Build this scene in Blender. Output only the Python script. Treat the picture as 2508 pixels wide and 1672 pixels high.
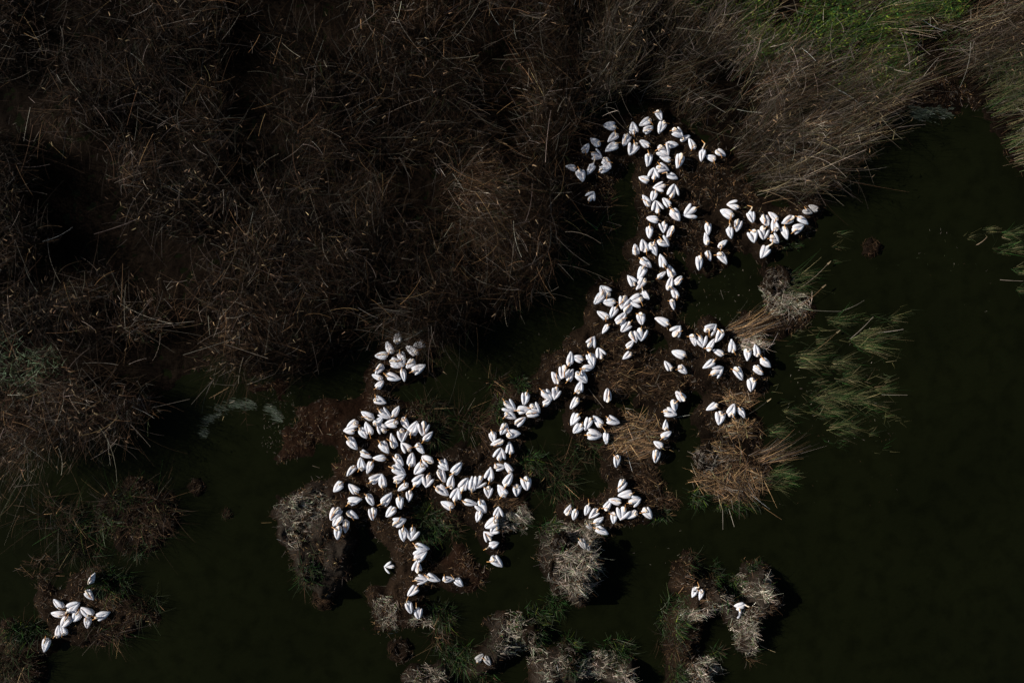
import bpy, bmesh, math, random
import numpy as np
from mathutils import Vector, Matrix

for _o in list(bpy.data.objects):
    bpy.data.objects.remove(_o)
SC = bpy.context.scene
COL = SC.collection
R = math.radians
random.seed(7)
rng = np.random.default_rng(11)

# ------------------------------------------------------------------ camera, sky, sun, exposure
H = 44.0                      # drone height above the water, metres
S = 0.0262                    # metres per photograph pixel at water level
CU, CV = 1254.0, 836.0
cd = bpy.data.cameras.new('camera')
cam = bpy.data.objects.new('camera', cd); COL.objects.link(cam)
cam.location = (0, 0, H)
cam.rotation_euler = (0, 0, 0)
cd.sensor_width = 36.0
cd.lens = 36.0 * H / (2508 * S)
cd.clip_start = 0.5
cd.clip_end = 4000
SC.camera = cam

SUN_EL, SUN_AZ = 29.0, 169.0  # sun stands to the left of the picture, a touch towards its top
sd = Vector((math.cos(R(SUN_AZ)) * math.cos(R(SUN_EL)), math.sin(R(SUN_AZ)) * math.cos(R(SUN_EL)), math.sin(R(SUN_EL))))
sl = bpy.data.lights.new('sun', 'SUN'); sl.energy = 5.0; sl.angle = R(0.53); sl.color = (1.0, 0.965, 0.92)
sun = bpy.data.objects.new('sun', sl); COL.objects.link(sun)
sun.location = sd * 60
sun.rotation_euler = sd.to_track_quat('Z', 'Y').to_euler()

world = bpy.data.worlds.new('World'); SC.world = world; world.use_nodes = True
wn = world.node_tree.nodes; wl = world.node_tree.links
bgn = wn['Background']
sky = wn.new('ShaderNodeTexSky'); sky.sky_type = 'NISHITA'; sky.sun_disc = False
sky.sun_elevation = R(SUN_EL); sky.sun_rotation = R(90.0 - SUN_AZ)
wl.new(sky.outputs[0], bgn.inputs[0]); bgn.inputs[1].default_value = 0.05

SC.view_settings.view_transform = 'Standard'
SC.view_settings.look = 'None'
SC.view_settings.exposure = 0.0
SC.view_settings.gamma = 1.0
SC.view_settings.use_curve_mapping = False

# ------------------------------------------------------------------ helpers
def px(u, v, z=0.0):
    """photograph pixel -> world point at height z"""
    k = (1.0 - z / H) * S
    return np.array(((u - CU) * k, (CV - v) * k, z))

def tag(o, label=None, cat=None, group=None, kind=None):
    if label: o['label'] = label
    if cat: o['category'] = cat
    if group: o['group'] = group
    if kind: o['kind'] = kind
    return o

def mat(name):
    m = bpy.data.materials.new(name); m.use_nodes = True
    return m, m.node_tree.nodes, m.node_tree.links, m.node_tree.nodes['Principled BSDF']

def link_obj(name, me, m=None, parent=None):
    o = bpy.data.objects.new(name, me); COL.objects.link(o)
    if m is not None and len(me.materials) == 0: me.materials.append(m)
    if parent is not None: o.parent = parent
    return o

def quad_mesh(name, V, Q, col=None, smooth=False):
    me = bpy.data.meshes.new(name)
    V = np.ascontiguousarray(V, dtype=np.float32); Q = np.ascontiguousarray(Q, dtype=np.int32)
    n = Q.shape[1]
    me.vertices.add(len(V)); me.vertices.foreach_set('co', V.ravel())
    me.loops.add(Q.size); me.loops.foreach_set('vertex_index', Q.ravel())
    me.polygons.add(len(Q))
    me.polygons.foreach_set('loop_start', np.arange(0, Q.size, n, dtype=np.int32))
    if smooth: me.polygons.foreach_set('use_smooth', np.ones(len(Q), dtype=bool))
    if col is not None:
        c = np.ones((len(V), 4), dtype=np.float32); c[:, :3] = col
        a = me.attributes.new('col', 'FLOAT_COLOR', 'POINT'); a.data.foreach_set('color', c.ravel())
    me.update(calc_edges=True); me.validate()
    return me

def ribbons(base, lean, height, bend, width, col, segs=3, droop=0.0, flat=0.5, taper=0.75):
    """curved blades. base (N,3); lean (N,2) horizontal reach; height (N,); bend (N,2) extra reach growing with t^2"""
    N = len(base)
    t = np.linspace(0, 1, segs + 1)[None, :, None]
    P = np.zeros((N, segs + 1, 3))
    P[:, :, :2] = base[:, None, :2] + lean[:, None, :] * t + bend[:, None, :] * t * t
    dr = np.broadcast_to(np.asarray(droop, dtype=float).reshape(-1, 1), (N, 1))
    tt = t[:, :, 0]
    P[:, :, 2] = base[:, None, 2] + height[:, None] * (tt - dr * tt * tt)
    T = P[:, -1] - P[:, 0]
    T /= np.linalg.norm(T, axis=1, keepdims=True) + 1e-9
    rv = rng.normal(size=(N, 3)); rv[:, 2] += flat * 3.0 * np.sign(rv[:, 2])
    W = np.cross(T, rv); W /= np.linalg.norm(W, axis=1, keepdims=True) + 1e-9
    w = (width[:, None] * (1 - taper * tt)) [:, :, None] * 0.5
    A = P - W[:, None, :] * w; B = P + W[:, None, :] * w
    V = np.stack([A, B], axis=2).reshape(-1, 3)
    k = (segs + 1) * 2
    q0 = (np.arange(N) * k)[:, None] + (np.arange(segs) * 2)[None, :]
    Q = np.stack([q0, q0 + 1, q0 + 3, q0 + 2], axis=2).reshape(-1, 4)
    C = np.repeat(col, k, axis=0)
    return V, Q, C

def join(parts):
    Vs, Qs, Cs, off = [], [], [], 0
    for V, Q, C in parts:
        Vs.append(V); Qs.append(Q + off); Cs.append(C); off += len(V)
    return np.concatenate(Vs), np.concatenate(Qs), np.concatenate(Cs)

def inpoly(P, poly):
    x, y = P[:, 0], P[:, 1]; c = np.zeros(len(P), bool); n = len(poly)
    for i in range(n):
        x1, y1 = poly[i]; x2, y2 = poly[i - 1]
        if y1 == y2: continue
        k = ((y1 > y) != (y2 > y)) & (x < (x2 - x1) * (y - y1) / (y2 - y1) + x1)
        c ^= k
    return c

class Noise:
    """smooth value noise on world coordinates"""
    def __init__(self, seed, cell):
        self.g = np.random.default_rng(seed).random((256, 256)); self.c = cell
    def __call__(self, x, y):
        x = np.asarray(x) / self.c + 100.0; y = np.asarray(y) / self.c + 100.0
        i = np.floor(x).astype(int); j = np.floor(y).astype(int)
        fx = x - i; fy = y - j; fx = fx * fx * (3 - 2 * fx); fy = fy * fy * (3 - 2 * fy)
        g = self.g; a = g[i % 256, j % 256]; b = g[(i + 1) % 256, j % 256]
        c = g[i % 256, (j + 1) % 256]; d = g[(i + 1) % 256, (j + 1) % 256]
        return (a * (1 - fx) + b * fx) * (1 - fy) + (c * (1 - fx) + d * fx) * fy
n_big, n_mid, n_small, n_fine = Noise(1, 5.0), Noise(2, 1.6), Noise(3, 0.5), Noise(4, 0.18)

# ------------------------------------------------------------------ materials
def attr_mat(name, rough=0.75, spec=0.15, hue=0.0, bump=0.0, bscale=30.0, noise_mix=0.35, transl=0.0):
    m, N, L, b = mat(name)
    a = N.new('ShaderNodeAttribute'); a.attribute_name = 'col'
    nz = N.new('ShaderNodeTexNoise'); nz.inputs['Scale'].default_value = bscale; nz.inputs['Detail'].default_value = 4
    tc = N.new('ShaderNodeNewGeometry'); L.new(tc.outputs['Position'], nz.inputs['Vector'])
    mr = N.new('ShaderNodeMapRange'); L.new(nz.outputs[0], mr.inputs[0])
    mr.inputs[1].default_value = 0.25; mr.inputs[2].default_value = 0.75
    mr.inputs[3].default_value = 1.0 - noise_mix; mr.inputs[4].default_value = 1.0 + noise_mix
    mx = N.new('ShaderNodeVectorMath'); mx.operation = 'SCALE'
    L.new(a.outputs['Color'], mx.inputs[0]); L.new(mr.outputs[0], mx.inputs['Scale'])
    L.new(mx.outputs[0], b.inputs['Base Color'])
    b.inputs['Roughness'].default_value = rough; b.inputs['Specular IOR Level'].default_value = spec
    if bump:
        bp = N.new('ShaderNodeBump'); bp.inputs['Strength'].default_value = bump; bp.inputs['Distance'].default_value = 0.03
        L.new(nz.outputs[0], bp.inputs['Height']); L.new(bp.outputs[0], b.inputs['Normal'])
    return m
M_REED = attr_mat('dry_reed', 0.7, 0.06, bscale=3.0)
M_GRASS = attr_mat('grass_blade', 0.6, 0.08, bscale=4.0)
M_MUD = attr_mat('peat_mud', 0.95, 0.02, bump=1.0, bscale=11.0, noise_mix=0.65)

def make_water():
    m, N, L, b = mat('turbid_water')
    g = N.new('ShaderNodeNewGeometry')
    n1 = N.new('ShaderNodeTexNoise'); n1.inputs['Scale'].default_value = 0.12; n1.inputs['Detail'].default_value = 5
    L.new(g.outputs['Position'], n1.inputs['Vector'])
    cr = N.new('ShaderNodeValToRGB'); L.new(n1.outputs[0], cr.inputs[0])
    cr.color_ramp.elements[0].position = 0.3; cr.color_ramp.elements[0].color = (0.0048, 0.0057, 0.0019, 1)
    cr.color_ramp.elements[1].position = 0.7; cr.color_ramp.elements[1].color = (0.0068, 0.0080, 0.0026, 1)
    n2 = N.new('ShaderNodeTexNoise'); n2.inputs['Scale'].default_value = 0.9; n2.inputs['Detail'].default_value = 3
    L.new(g.outputs['Position'], n2.inputs['Vector'])
    mx = N.new('ShaderNodeMixRGB'); mx.blend_type = 'MULTIPLY'; mx.inputs[0].default_value = 0.45
    L.new(cr.outputs[0], mx.inputs[1])
    c2 = N.new('ShaderNodeValToRGB'); L.new(n2.outputs[0], c2.inputs[0])
    c2.color_ramp.elements[0].position = 0.3; c2.color_ramp.elements[0].color = (0.35, 0.35, 0.35, 1)
    c2.color_ramp.elements[1].position = 0.55; c2.color_ramp.elements[1].color = (1, 1, 1, 1)
    L.new(c2.outputs[0], mx.inputs[2])
    L.new(mx.outputs[0], b.inputs['Base Color'])
    b.inputs['Roughness'].default_value = 0.12; b.inputs['IOR'].default_value = 1.33
    b.inputs['Specular IOR Level'].default_value = 0.08
    mp = N.new('ShaderNodeMapping'); mp.inputs['Rotation'].default_value = (0, 0, R(25)); mp.inputs['Scale'].default_value = (1.6, 6.5, 1)
    L.new(g.outputs['Position'], mp.inputs[0])
    n3 = N.new('ShaderNodeTexNoise'); n3.inputs['Scale'].default_value = 1.1; n3.inputs['Detail'].default_value = 5; n3.inputs['Roughness'].default_value = 0.6
    L.new(mp.outputs[0], n3.inputs['Vector'])
    bp = N.new('ShaderNodeBump'); bp.inputs['Strength'].default_value = 0.5; bp.inputs['Distance'].default_value = 0.05
    L.new(n3.outputs[0], bp.inputs['Height']); L.new(bp.outputs[0], b.inputs['Normal'])
    return m
M_WATER = make_water()

def make_feather(name, base, tint, shade, neck=None):
    m, N, L, b = mat(name)
    tc = N.new('ShaderNodeTexCoord'); oi = N.new('ShaderNodeObjectInfo')
    ad = N.new('ShaderNodeVectorMath'); ad.operation = 'ADD'
    L.new(tc.outputs['Object'], ad.inputs[0]); L.new(oi.outputs['Random'], ad.inputs[1])
    n1 = N.new('ShaderNodeTexNoise'); n1.inputs['Scale'].default_value = 4.5; n1.inputs['Detail'].default_value = 3
    L.new(ad.outputs[0], n1.inputs['Vector'])
    cr = N.new('ShaderNodeValToRGB'); L.new(n1.outputs[0], cr.inputs[0])
    cr.color_ramp.elements[0].position = 0.40; cr.color_ramp.elements[0].color = (*base, 1)
    cr.color_ramp.elements[1].position = 0.72; cr.color_ramp.elements[1].color = (*tint, 1)
    mp = N.new('ShaderNodeMapping'); mp.inputs['Scale'].default_value = (3, 13, 13); L.new(ad.outputs[0], mp.inputs[0])
    n2 = N.new('ShaderNodeTexNoise'); n2.inputs['Scale'].default_value = 1.0; n2.inputs['Detail'].default_value = 4
    L.new(mp.outputs[0], n2.inputs['Vector'])
    c2 = N.new('ShaderNodeValToRGB'); L.new(n2.outputs[0], c2.inputs[0])
    c2.color_ramp.elements[0].position = 0.32; c2.color_ramp.elements[0].color = (*shade, 1)  # grey streaks paint the shading between feathers into the colour
    c2.color_ramp.elements[1].position = 0.52; c2.color_ramp.elements[1].color = (1, 1, 1, 1)
    mx = N.new('ShaderNodeMixRGB'); mx.blend_type = 'MULTIPLY'; mx.inputs[0].default_value = 0.8
    L.new(cr.outputs[0], mx.inputs[1]); L.new(c2.outputs[0], mx.inputs[2])
    out = mx.outputs[0]
    if neck:            # ivory neck and crown, as breeding birds have
        sx = N.new('ShaderNodeSeparateXYZ'); L.new(tc.outputs['Object'], sx.inputs[0])
        mr = N.new('ShaderNodeMapRange'); mr.inputs[1].default_value = 0.375; mr.inputs[2].default_value = 0.43; L.new(sx.outputs[2], mr.inputs[0])
        m2 = N.new('ShaderNodeMixRGB'); m2.inputs[2].default_value = (*neck, 1); L.new(mr.outputs[0], m2.inputs[0]); L.new(out, m2.inputs[1]); out = m2.outputs[0]
    L.new(out, b.inputs['Base Color'])
    b.inputs['Roughness'].default_value = 0.75; b.inputs['Specular IOR Level'].default_value = 0.2
    bp = N.new('ShaderNodeBump'); bp.inputs['Strength'].default_value = 0.9; bp.inputs['Distance'].default_value = 0.03
    L.new(n2.outputs[0], bp.inputs['Height']); L.new(bp.outputs[0], b.inputs['Normal'])
    return m
M_FEATHER = make_feather('white_feather', (0.83, 0.85, 0.88), (0.86, 0.75, 0.70), (0.42, 0.47, 0.57))
M_BODY = make_feather('body_feather', (0.83, 0.85, 0.88), (0.86, 0.75, 0.70), (0.55, 0.57, 0.63), (0.80, 0.64, 0.46))
M_JUV = make_feather('grey_feather', (0.52, 0.50, 0.48), (0.36, 0.33, 0.31), (0.45, 0.45, 0.48))
def plain(name, c, rough=0.5):
    m, N, L, b = mat(name); g = N.new('ShaderNodeTexCoord')
    nz = N.new('ShaderNodeTexNoise'); nz.inputs['Scale'].default_value = 14; L.new(g.outputs['Object'], nz.inputs['Vector'])
    cr = N.new('ShaderNodeValToRGB'); L.new(nz.outputs[0], cr.inputs[0])
    cr.color_ramp.elements[0].position = 0.35; cr.color_ramp.elements[1].position = 0.65
    cr.color_ramp.elements[0].color = (c[0] * .75, c[1] * .7, c[2] * .7, 1); cr.color_ramp.elements[1].color = (*c, 1)
    L.new(cr.outputs[0], b.inputs['Base Color']); b.inputs['Roughness'].default_value = rough
    return m
M_BILL = plain('bill_horn', (0.66, 0.32, 0.09), 0.45)
M_FACE = plain('face_skin', (0.72, 0.56, 0.34), 0.6)
M_EYE = plain('eye_dark', (0.02, 0.01, 0.01), 0.2)

# ------------------------------------------------------------------ the birds' places (read off the photograph, 440x300 px windows)
WINDOWS = """
A 1360 240
1300,150,1360,275,f 1240,280,1090,350,f 1120,430,1245,365,f 1405,285,1335,440,f 790,380,630,350,f 1015,470,990,315,f 940,455,880,600,f 805,450,680,550,f 810,575,655,670,f 585,610,460,520,f 350,705,425,590,f 455,700,590,760,o 1050,565,960,715,o 1205,630,1092,550,f 1495,385,1625,490,o 1605,545,1715,490,f 1795,660,1722,525,f 1410,600,1565,595,f 1320,600,1440,730,o 1485,805,1350,755,f 1200,695,1180,860,f 1615,700,1565,880,f 1890,640,1875,800,n 2045,670,2175,730,f 2060,790,1945,740,f 615,765,705,895,f 555,935,695,890,f 495,830,415,965,n 275,905,140,875,f 300,900,350,1055,f 1285,880,1445,920,o 1270,1050,1265,900,o 1205,1060,1085,1015,f 1425,985,1560,1030,n 1425,1120,1268,1145,o 1490,1285,1528,1115,o 1290,1185,1245,1305,f 1212,1390,1125,1250,f 1320,1485,1290,1325,o 1480,1390,1385,1290,f 1480,1410,1590,1555,f 1815,1400,1655,1490,o 425,1325,495,1210,o
B 1600 460
1115,250,960,215,o 1040,370,880,290,f 1240,290,1275,435,n 1090,390,1070,545,f 968,490,1005,635,n 688,435,705,595,f 695,740,670,585,f 830,765,945,680,f 690,800,735,925,f 600,860,585,1040,f 830,820,935,965,f 1405,335,1475,475,f 1600,430,1490,320,f 1575,570,1540,415,f 1285,525,1295,690,o 1400,475,1415,645,o 1490,600,1605,690,o 1805,360,1655,445,f 1840,365,1980,455,f 1910,290,2035,325,j 2115,300,1998,228,j 1655,495,1715,650,f 1775,555,1925,480,f 1475,740,1385,885,n
C 1400 500
1125,205,975,175,f 1185,210,1180,355,o 1300,270,1225,415,f 1005,270,1005,425,f 1090,465,1240,525,o 955,625,910,462,f 825,660,815,520,f 1000,480,1085,640,f 885,690,1015,800,f 930,785,862,945,f 1190,815,1140,650,f 1305,940,1245,785,f 1100,955,1200,870,f 1325,1040,1408,928,f 1228,1110,1275,940,f 1360,1210,1285,1065,f 1280,1210,1310,1340,f 810,1050,725,920,o 955,945,838,1080,f 500,1180,378,1055,o 410,1125,300,1265,f 575,1250,405,1240,f 695,1165,640,1335,o 915,1110,985,1205,n 925,1215,740,1240,o 670,1385,775,1275,f 575,1310,500,1450,f 480,1470,340,1378,f 575,1535,685,1395,f 885,1375,905,1530,f 1260,1540,1085,1465,f
D 1280 680
1100,595,1030,705,f 1385,555,1275,675,o 1380,685,1455,820,f 1500,630,1515,795,o 1930,760,2020,625,o 1340,910,1420,810,f 1405,955,1290,1035,f 840,895,920,760,o 865,955,905,1125,f 1020,1045,975,905,o 590,1140,615,960,f 785,1050,645,1015,f 750,1165,910,1135,f 545,1115,500,1285,o 570,1330,645,1180,f 670,1200,815,1330,f 460,1360,380,1215,f 710,1495,745,1335,f 440,1390,405,1550,o 240,1435,365,1560,f 1090,1600,1090,1430,f 2105,1000,1930,950,f 1910,1195,1825,1075,f 1995,1120,2100,1215,f
E 1540 760
805,295,850,445,f 905,310,950,465,o 960,270,1112,185,o 1205,240,1120,395,f 1015,530,1100,375,f 1225,570,1085,510,f 1340,550,1322,382,f 1510,480,1520,635,f 1660,600,1620,445,f 1685,610,1810,718,f 1605,700,1715,812,f 1355,705,1462,880,f 1590,850,1568,1025,f 1105,630,960,730,f 1045,825,1205,740,o 715,1165,615,1045,f 565,1130,590,1285,f 440,1285,605,1335,f 1150,1195,1005,1270,f 1185,1280,1160,1455,f 1280,1370,1355,1210,f 1400,1235,1480,1365,f
O 1540 940
470,600,478,470,f 410,685,535,612,f 445,810,335,745,f 360,830,348,995,f
F 1180 860
1250,590,1145,725,f 780,705,885,620,f 580,515,545,675,f 280,640,415,760,o 285,785,425,858,f 440,760,605,735,f 615,675,735,780,o 560,795,720,810,f 420,940,555,858,f 320,915,245,1055,f 130,1015,155,1160,f 305,1080,482,1055,f 285,1140,125,1195,f 370,1330,350,1172,o 220,1410,242,1252,o 150,1485,290,1478,f 380,1560,298,1435,f 1245,795,1148,940,f 1290,925,1180,1035,f 1400,845,1328,1000,f 1545,980,1440,838,f 1595,860,1755,915,f 1335,1060,1520,1075,f 1585,1030,1595,1178,n 1745,1320,1725,1475,f
G 820 800
785,230,815,75,f 745,350,665,205,f 685,365,525,370,f 830,315,890,470,f 690,430,885,490,f 1170,195,1018,245,f 1080,355,925,258,f 1025,415,918,522,f 980,580,1145,495,f 615,470,525,600,f 855,530,885,688,f 645,610,828,665,f 620,670,485,620,f 525,800,612,698,f 490,930,645,975,f 560,1060,700,1162,o 725,1160,812,1028,f 510,1185,350,1095,f 490,1270,612,1160,f 660,1360,540,1235,o 820,1220,650,1250,f 865,1150,945,1298,f 955,1400,1045,1222,f 1145,1195,1125,1378,o 855,1295,855,1468,o 1125,1460,1248,1348,f 305,1210,165,1290,f 265,1325,118,1330,f 315,1285,398,1420,f 480,1390,400,1232,f 175,1405,280,1560,f
H 800 1060
680,105,782,250,f 875,200,828,18,f 1080,235,965,125,o 1145,130,1240,255,f 425,235,565,312,f 765,330,600,322,f 880,260,970,408,f 1065,440,1098,268,f 1375,380,1230,310,o 1265,385,1132,515,f 1440,345,1548,468,o 1425,460,1508,618,f 1605,530,1722,388,f 455,495,432,328,f 365,415,265,542,f 580,360,518,510,f 830,415,985,520,f 855,640,1002,540,f 545,635,685,535,f 710,710,705,538,f 1105,690,1232,538,f 1310,530,1275,690,o 205,620,92,742,f 410,780,285,668,f 512,775,592,918,f 690,925,822,775,f 925,805,945,965,f 1050,640,922,732,f 1070,725,1050,870,o 265,895,438,850,f 165,950,55,1105,f 200,1060,88,1182,f 250,1005,392,1088,f 235,1100,235,1268,f 155,1180,140,1352,f 595,945,590,1105,f 890,950,768,1060,f 840,1180,1002,1105,o 990,1205,985,1378,f 1110,1200,1075,1368,o 1120,1430,1298,1482,f 1390,680,1548,792,f 1590,725,1608,552,f 1630,885,1678,708,o 1715,752,1798,590,f 1860,760,1862,568,f 1985,545,1908,692,o 2100,632,2100,455,o 2075,670,2070,822,o 1640,955,1475,890,f 1735,870,1908,910,f 1950,850,2032,1010,o 1980,990,1928,1128,f 2180,1100,2198,952,o
I 1040 980
1015,1112,1112,948,f 1040,1250,948,1098,f 1180,1060,1180,1218,f 1300,960,1312,1138,f
J 1300 1120
1205,275,1130,430,f 1312,460,1132,490,f 1250,585,1402,528,o 1165,580,1012,550,f 950,690,1022,560,f 1065,690,1065,838,f 1200,620,1155,792,o 1370,680,1235,768,f 1440,640,1540,772,f 450,745,505,618,f 585,650,548,788,f 740,610,702,725,n 865,650,755,768,o 800,850,925,772,f 720,850,780,915,s 830,890,985,972,f 635,1030,700,1165,j 730,1090,745,1195,s
K 900 1250
595,630,748,518,f 640,800,630,648,o 600,880,765,885,o 750,825,915,895,f 950,880,1105,878,f 1130,870,1205,955,n 645,970,522,1085,f 515,1150,555,1305,n 645,1235,655,1375,n 345,725,225,720,o 1580,590,1718,718,f 1690,105,1510,215,f 1535,130,1600,215,s 1685,200,1585,275,o 1590,385,1500,275,o 1570,455,1655,420,n
L 20 1350
1040,420,1100,285,f 990,490,1075,612,f 715,725,582,630,f 740,780,898,662,f 735,810,555,795,f 920,760,832,888,f 1090,810,935,728,f 1108,840,1278,788,f 1010,850,1005,965,f 790,830,685,965,f 630,1112,640,958,f 740,1060,690,970,f 490,1105,450,1275,f
M 1580 1340
645,530,615,608,n 730,545,705,652,f 1270,735,1175,750,n 1200,790,1190,880,f
N 1000 1372
880,1290,945,1215,j 1000,1250,1035,1305,j
"""
BIRDS = []
for _ln in WINDOWS.strip().splitlines():
    _p = _ln.split()
    if len(_p) == 3 and _p[0].isalpha():
        _o = (float(_p[1]), float(_p[2])); continue
    for _s in _p:
        _a = _s.split(','); _k = 440 / 2300
        BIRDS.append((_o[0] + float(_a[0]) * _k, _o[1] + float(_a[1]) * _k, _o[0] + float(_a[2]) * _k, _o[1] + float(_a[3]) * _k, _a[4]))
SWIM = [i for i, b in enumerate(BIRDS) if (abs((b[0] + b[2]) / 2 - 954) < 12 and abs((b[1] + b[3]) / 2 - 1388) < 12) or (abs((b[0] + b[2]) / 2 - 1215) < 12 and abs((b[1] + b[3]) / 2 - 1375) < 12)]

# ------------------------------------------------------------------ land: polygons in photograph pixels (dark peat unless coloured)
PEAT, RUST, ASH, TAN = (0.0075, 0.0048, 0.0030), (0.0150, 0.0072, 0.0040), (0.026, 0.020, 0.0150), (0.0170, 0.0104, 0.0062)
BED_L = [(-230, -230), (1440, -230), (1450, 0), (1440, 180), (1425, 270), (1400, 330), (1375, 420), (1390, 500), (1350, 560), (1370, 640), (1320, 700),
         (1230, 770), (1150, 800), (1060, 840), (990, 835), (960, 800), (900, 790), (870, 850), (800, 880), (740, 915), (640, 905), (560, 885), (520, 865),
         (480, 920), (415, 970), (360, 1015), (250, 1040), (100, 1065), (-230, 1075)]
BED_T = [(1445, -230), (2760, -230), (2760, 480), (2560, 440), (2500, 410), (2460, 370), (2430, 320), (2400, 275), (2370, 225), (2310, 165), (2270, 160), (2200, 225), (2160, 270), (2120, 330),
         (2080, 400), (2020, 460), (1960, 500), (1890, 500), (1850, 470), (1830, 420), (1790, 370), (1740, 350), (1680, 315), (1620, 270),
         (1540, 245), (1470, 255), (1440, 240)]
LANDS = [
    ([(735, 975), (790, 975), (845, 995), (875, 960), (880, 915), (905, 885), (925, 930), (915, 985), (1060, 1000), (1075, 1180), (900, 1240), (815, 1235), (805, 1195), (815, 1150), (832, 1120), (828, 1095), (790, 1085), (765, 1105), (700, 1130), (685, 1110), (700, 1070), (715, 1030), (735, 1000)], RUST, 0.16),
    ([(590, 925), (640, 930), (700, 940), (725, 962), (690, 985), (660, 960), (600, 945)], RUST, 0.12),
    ([(660, 1255), (700, 1215), (760, 1205), (830, 1220), (850, 1255), (845, 1300), (870, 1330), (840, 1390), (825, 1460), (790, 1470), (770, 1450), (740, 1440), (715, 1390), (690, 1340), (680, 1290)], ASH, 0.35),
    ([(890, 1250), (960, 1245), (1010, 1290), (1040, 1320), (1050, 1400), (1030, 1430), (1010, 1480), (1000, 1530), (960, 1545), (920, 1550), (905, 1540), (915, 1500), (910, 1460), (950, 1420), (970, 1390), (985, 1370), (960, 1330), (920, 1290)], TAN, 0.2),
    ([(1075, 1385), (1110, 1345), (1130, 1350), (1145, 1380), (1180, 1395), (1170, 1420), (1140, 1440), (1090, 1440)], RUST, 0.2),
    ([(1310, 905), (1345, 870), (1395, 840), (1435, 800), (1450, 740), (1480, 710), (1600, 740), (1590, 850), (1520, 980), (1440, 960), (1350, 960), (1300, 930)], TAN, 0.2),
    ([(1215, 960), (1300, 930), (1340, 960), (1330, 1000), (1260, 1040), (1220, 1060), (1190, 1120), (1140, 1180), (1100, 1200), (1080, 1160), (1150, 1140), (1190, 1060)], TAN, 0.18),
    ([(1060, 1120), (1130, 1105), (1190, 1120), (1300, 1200), (1290, 1260), (1200, 1330), (1170, 1300), (1120, 1290), (1060, 1240)], PEAT, 0.14),
    ([(1405, 1010), (1460, 1000), (1540, 1010), (1560, 1060), (1530, 1130), (1480, 1110), (1420, 1080)], PEAT, 0.12),
    ([(1480, 1130), (1560, 1120), (1610, 1160), (1640, 1230), (1590, 1260), (1520, 1230), (1490, 1190)], PEAT, 0.15),
    ([(1318, 1345), (1335, 1305), (1390, 1295), (1440, 1315), (1462, 1360), (1470, 1430), (1450, 1470), (1400, 1462), (1350, 1430), (1325, 1390)], ASH, 0.5),
    ([(1210, 1540), (1240, 1515), (1290, 1525), (1325, 1555), (1312, 1590), (1260, 1580), (1250, 1620), (1190, 1660), (1150, 1640), (1205, 1590)], ASH, 0.32),
    ([(990, 1690), (1030, 1645), (1080, 1645), (1100, 1690)], ASH, 0.35),
    ([(1280, 1690), (1345, 1625), (1370, 1590), (1410, 1590), (1440, 1620), (1490, 1610), (1545, 1635), (1550, 1690)], ASH, 0.4),
    ([(1652, 1400), (1690, 1375), (1708, 1420), (1700, 1460), (1725, 1480), (1690, 1490), (1660, 1460)], TAN, 0.4),
    ([(1690, 1470), (1750, 1420), (1790, 1470), (1820, 1430), (1850, 1405), (1890, 1410), (1918, 1480), (1880, 1500), (1850, 1520), (1858, 1570), (1840, 1600), (1815, 1580), (1795, 1530), (1760, 1510), (1710, 1500)], ASH, 0.42),
    ([(1630, 1540), (1680, 1505), (1730, 1490), (1740, 1520), (1690, 1560), (1680, 1600), (1735, 1620), (1755, 1690), (1650, 1690), (1635, 1600)], TAN, 0.38),
    ([(70, 1410), (130, 1440), (220, 1380), (270, 1440), (340, 1470), (380, 1510), (320, 1555), (240, 1570), (170, 1575), (120, 1530), (100, 1470)], TAN, 0.2),
    ([(-60, 1540), (40, 1540), (85, 1600), (70, 1720), (-60, 1720)], TAN, 0.25),
    ([(240, 1230), (330, 1190), (410, 1220), (430, 1280), (390, 1340), (290, 1350), (240, 1300)], PEAT, 0.2),
    ([(1640, 860), (1760, 830), (1880, 850), (1890, 920), (1850, 970), (1740, 960), (1680, 930)], PEAT, 0.12),
    ([(1560, 880), (1650, 880), (1690, 940), (1650, 1020), (1600, 1030), (1560, 960)], PEAT, 0.14),
    ([(1690, 1010), (1800, 980), (1860, 1020), (1870, 1090), (1890, 1180), (1850, 1230), (1760, 1230), (1710, 1180), (1700, 1100)], PEAT, 0.15),
    ([(1860, 670), (1920, 655), (1960, 690), (1990, 740), (1960, 780), (1900, 820), (1850, 850), (1800, 830), (1820, 780), (1890, 750), (1870, 710)], PEAT, 0.15),
    ([(1640, 400), (1780, 380), (1850, 480), (1900, 520), (1960, 560), (1930, 590), (1820, 600), (1760, 640), (1690, 640), (1640, 560), (1600, 480)], PEAT, 0.1),
    ([(1380, 380), (1440, 300), (1540, 280), (1560, 360), (1500, 430), (1480, 520), (1400, 520)], PEAT, 0.1),
    ([(2200, 230), (2280, 170), (2370, 230), (2350, 270), (2270, 260), (2230, 280)], PEAT, 0.08),
]
GX0, GX1, GY0, GY1, GS = -39.0, 39.0, -25.5, 27.5, 0.115
gx = np.arange(GX0, GX1, GS); gy = np.arange(GY0, GY1, GS)
XX, YY = np.meshgrid(gx, gy, indexing='ij')
UU = XX / S + CU; VV = CV - YY / S
wob = (n_mid(XX, YY) - 0.5) * 38 + (n_small(XX, YY) - 0.5) * 30 + (n_fine(XX, YY) - 0.5) * 14
wob2 = (n_mid(XX + 40, YY + 9) - 0.5) * 38 + (n_small(XX - 31, YY + 17) - 0.5) * 30 + (n_fine(XX + 9, YY - 9) - 0.5) * 14
GP = np.stack([(UU + wob).ravel(), (VV + wob2).ravel()], 1)
land = np.zeros(XX.shape); tintc = np.zeros(XX.shape + (3,)); tintc[:] = PEAT
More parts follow.
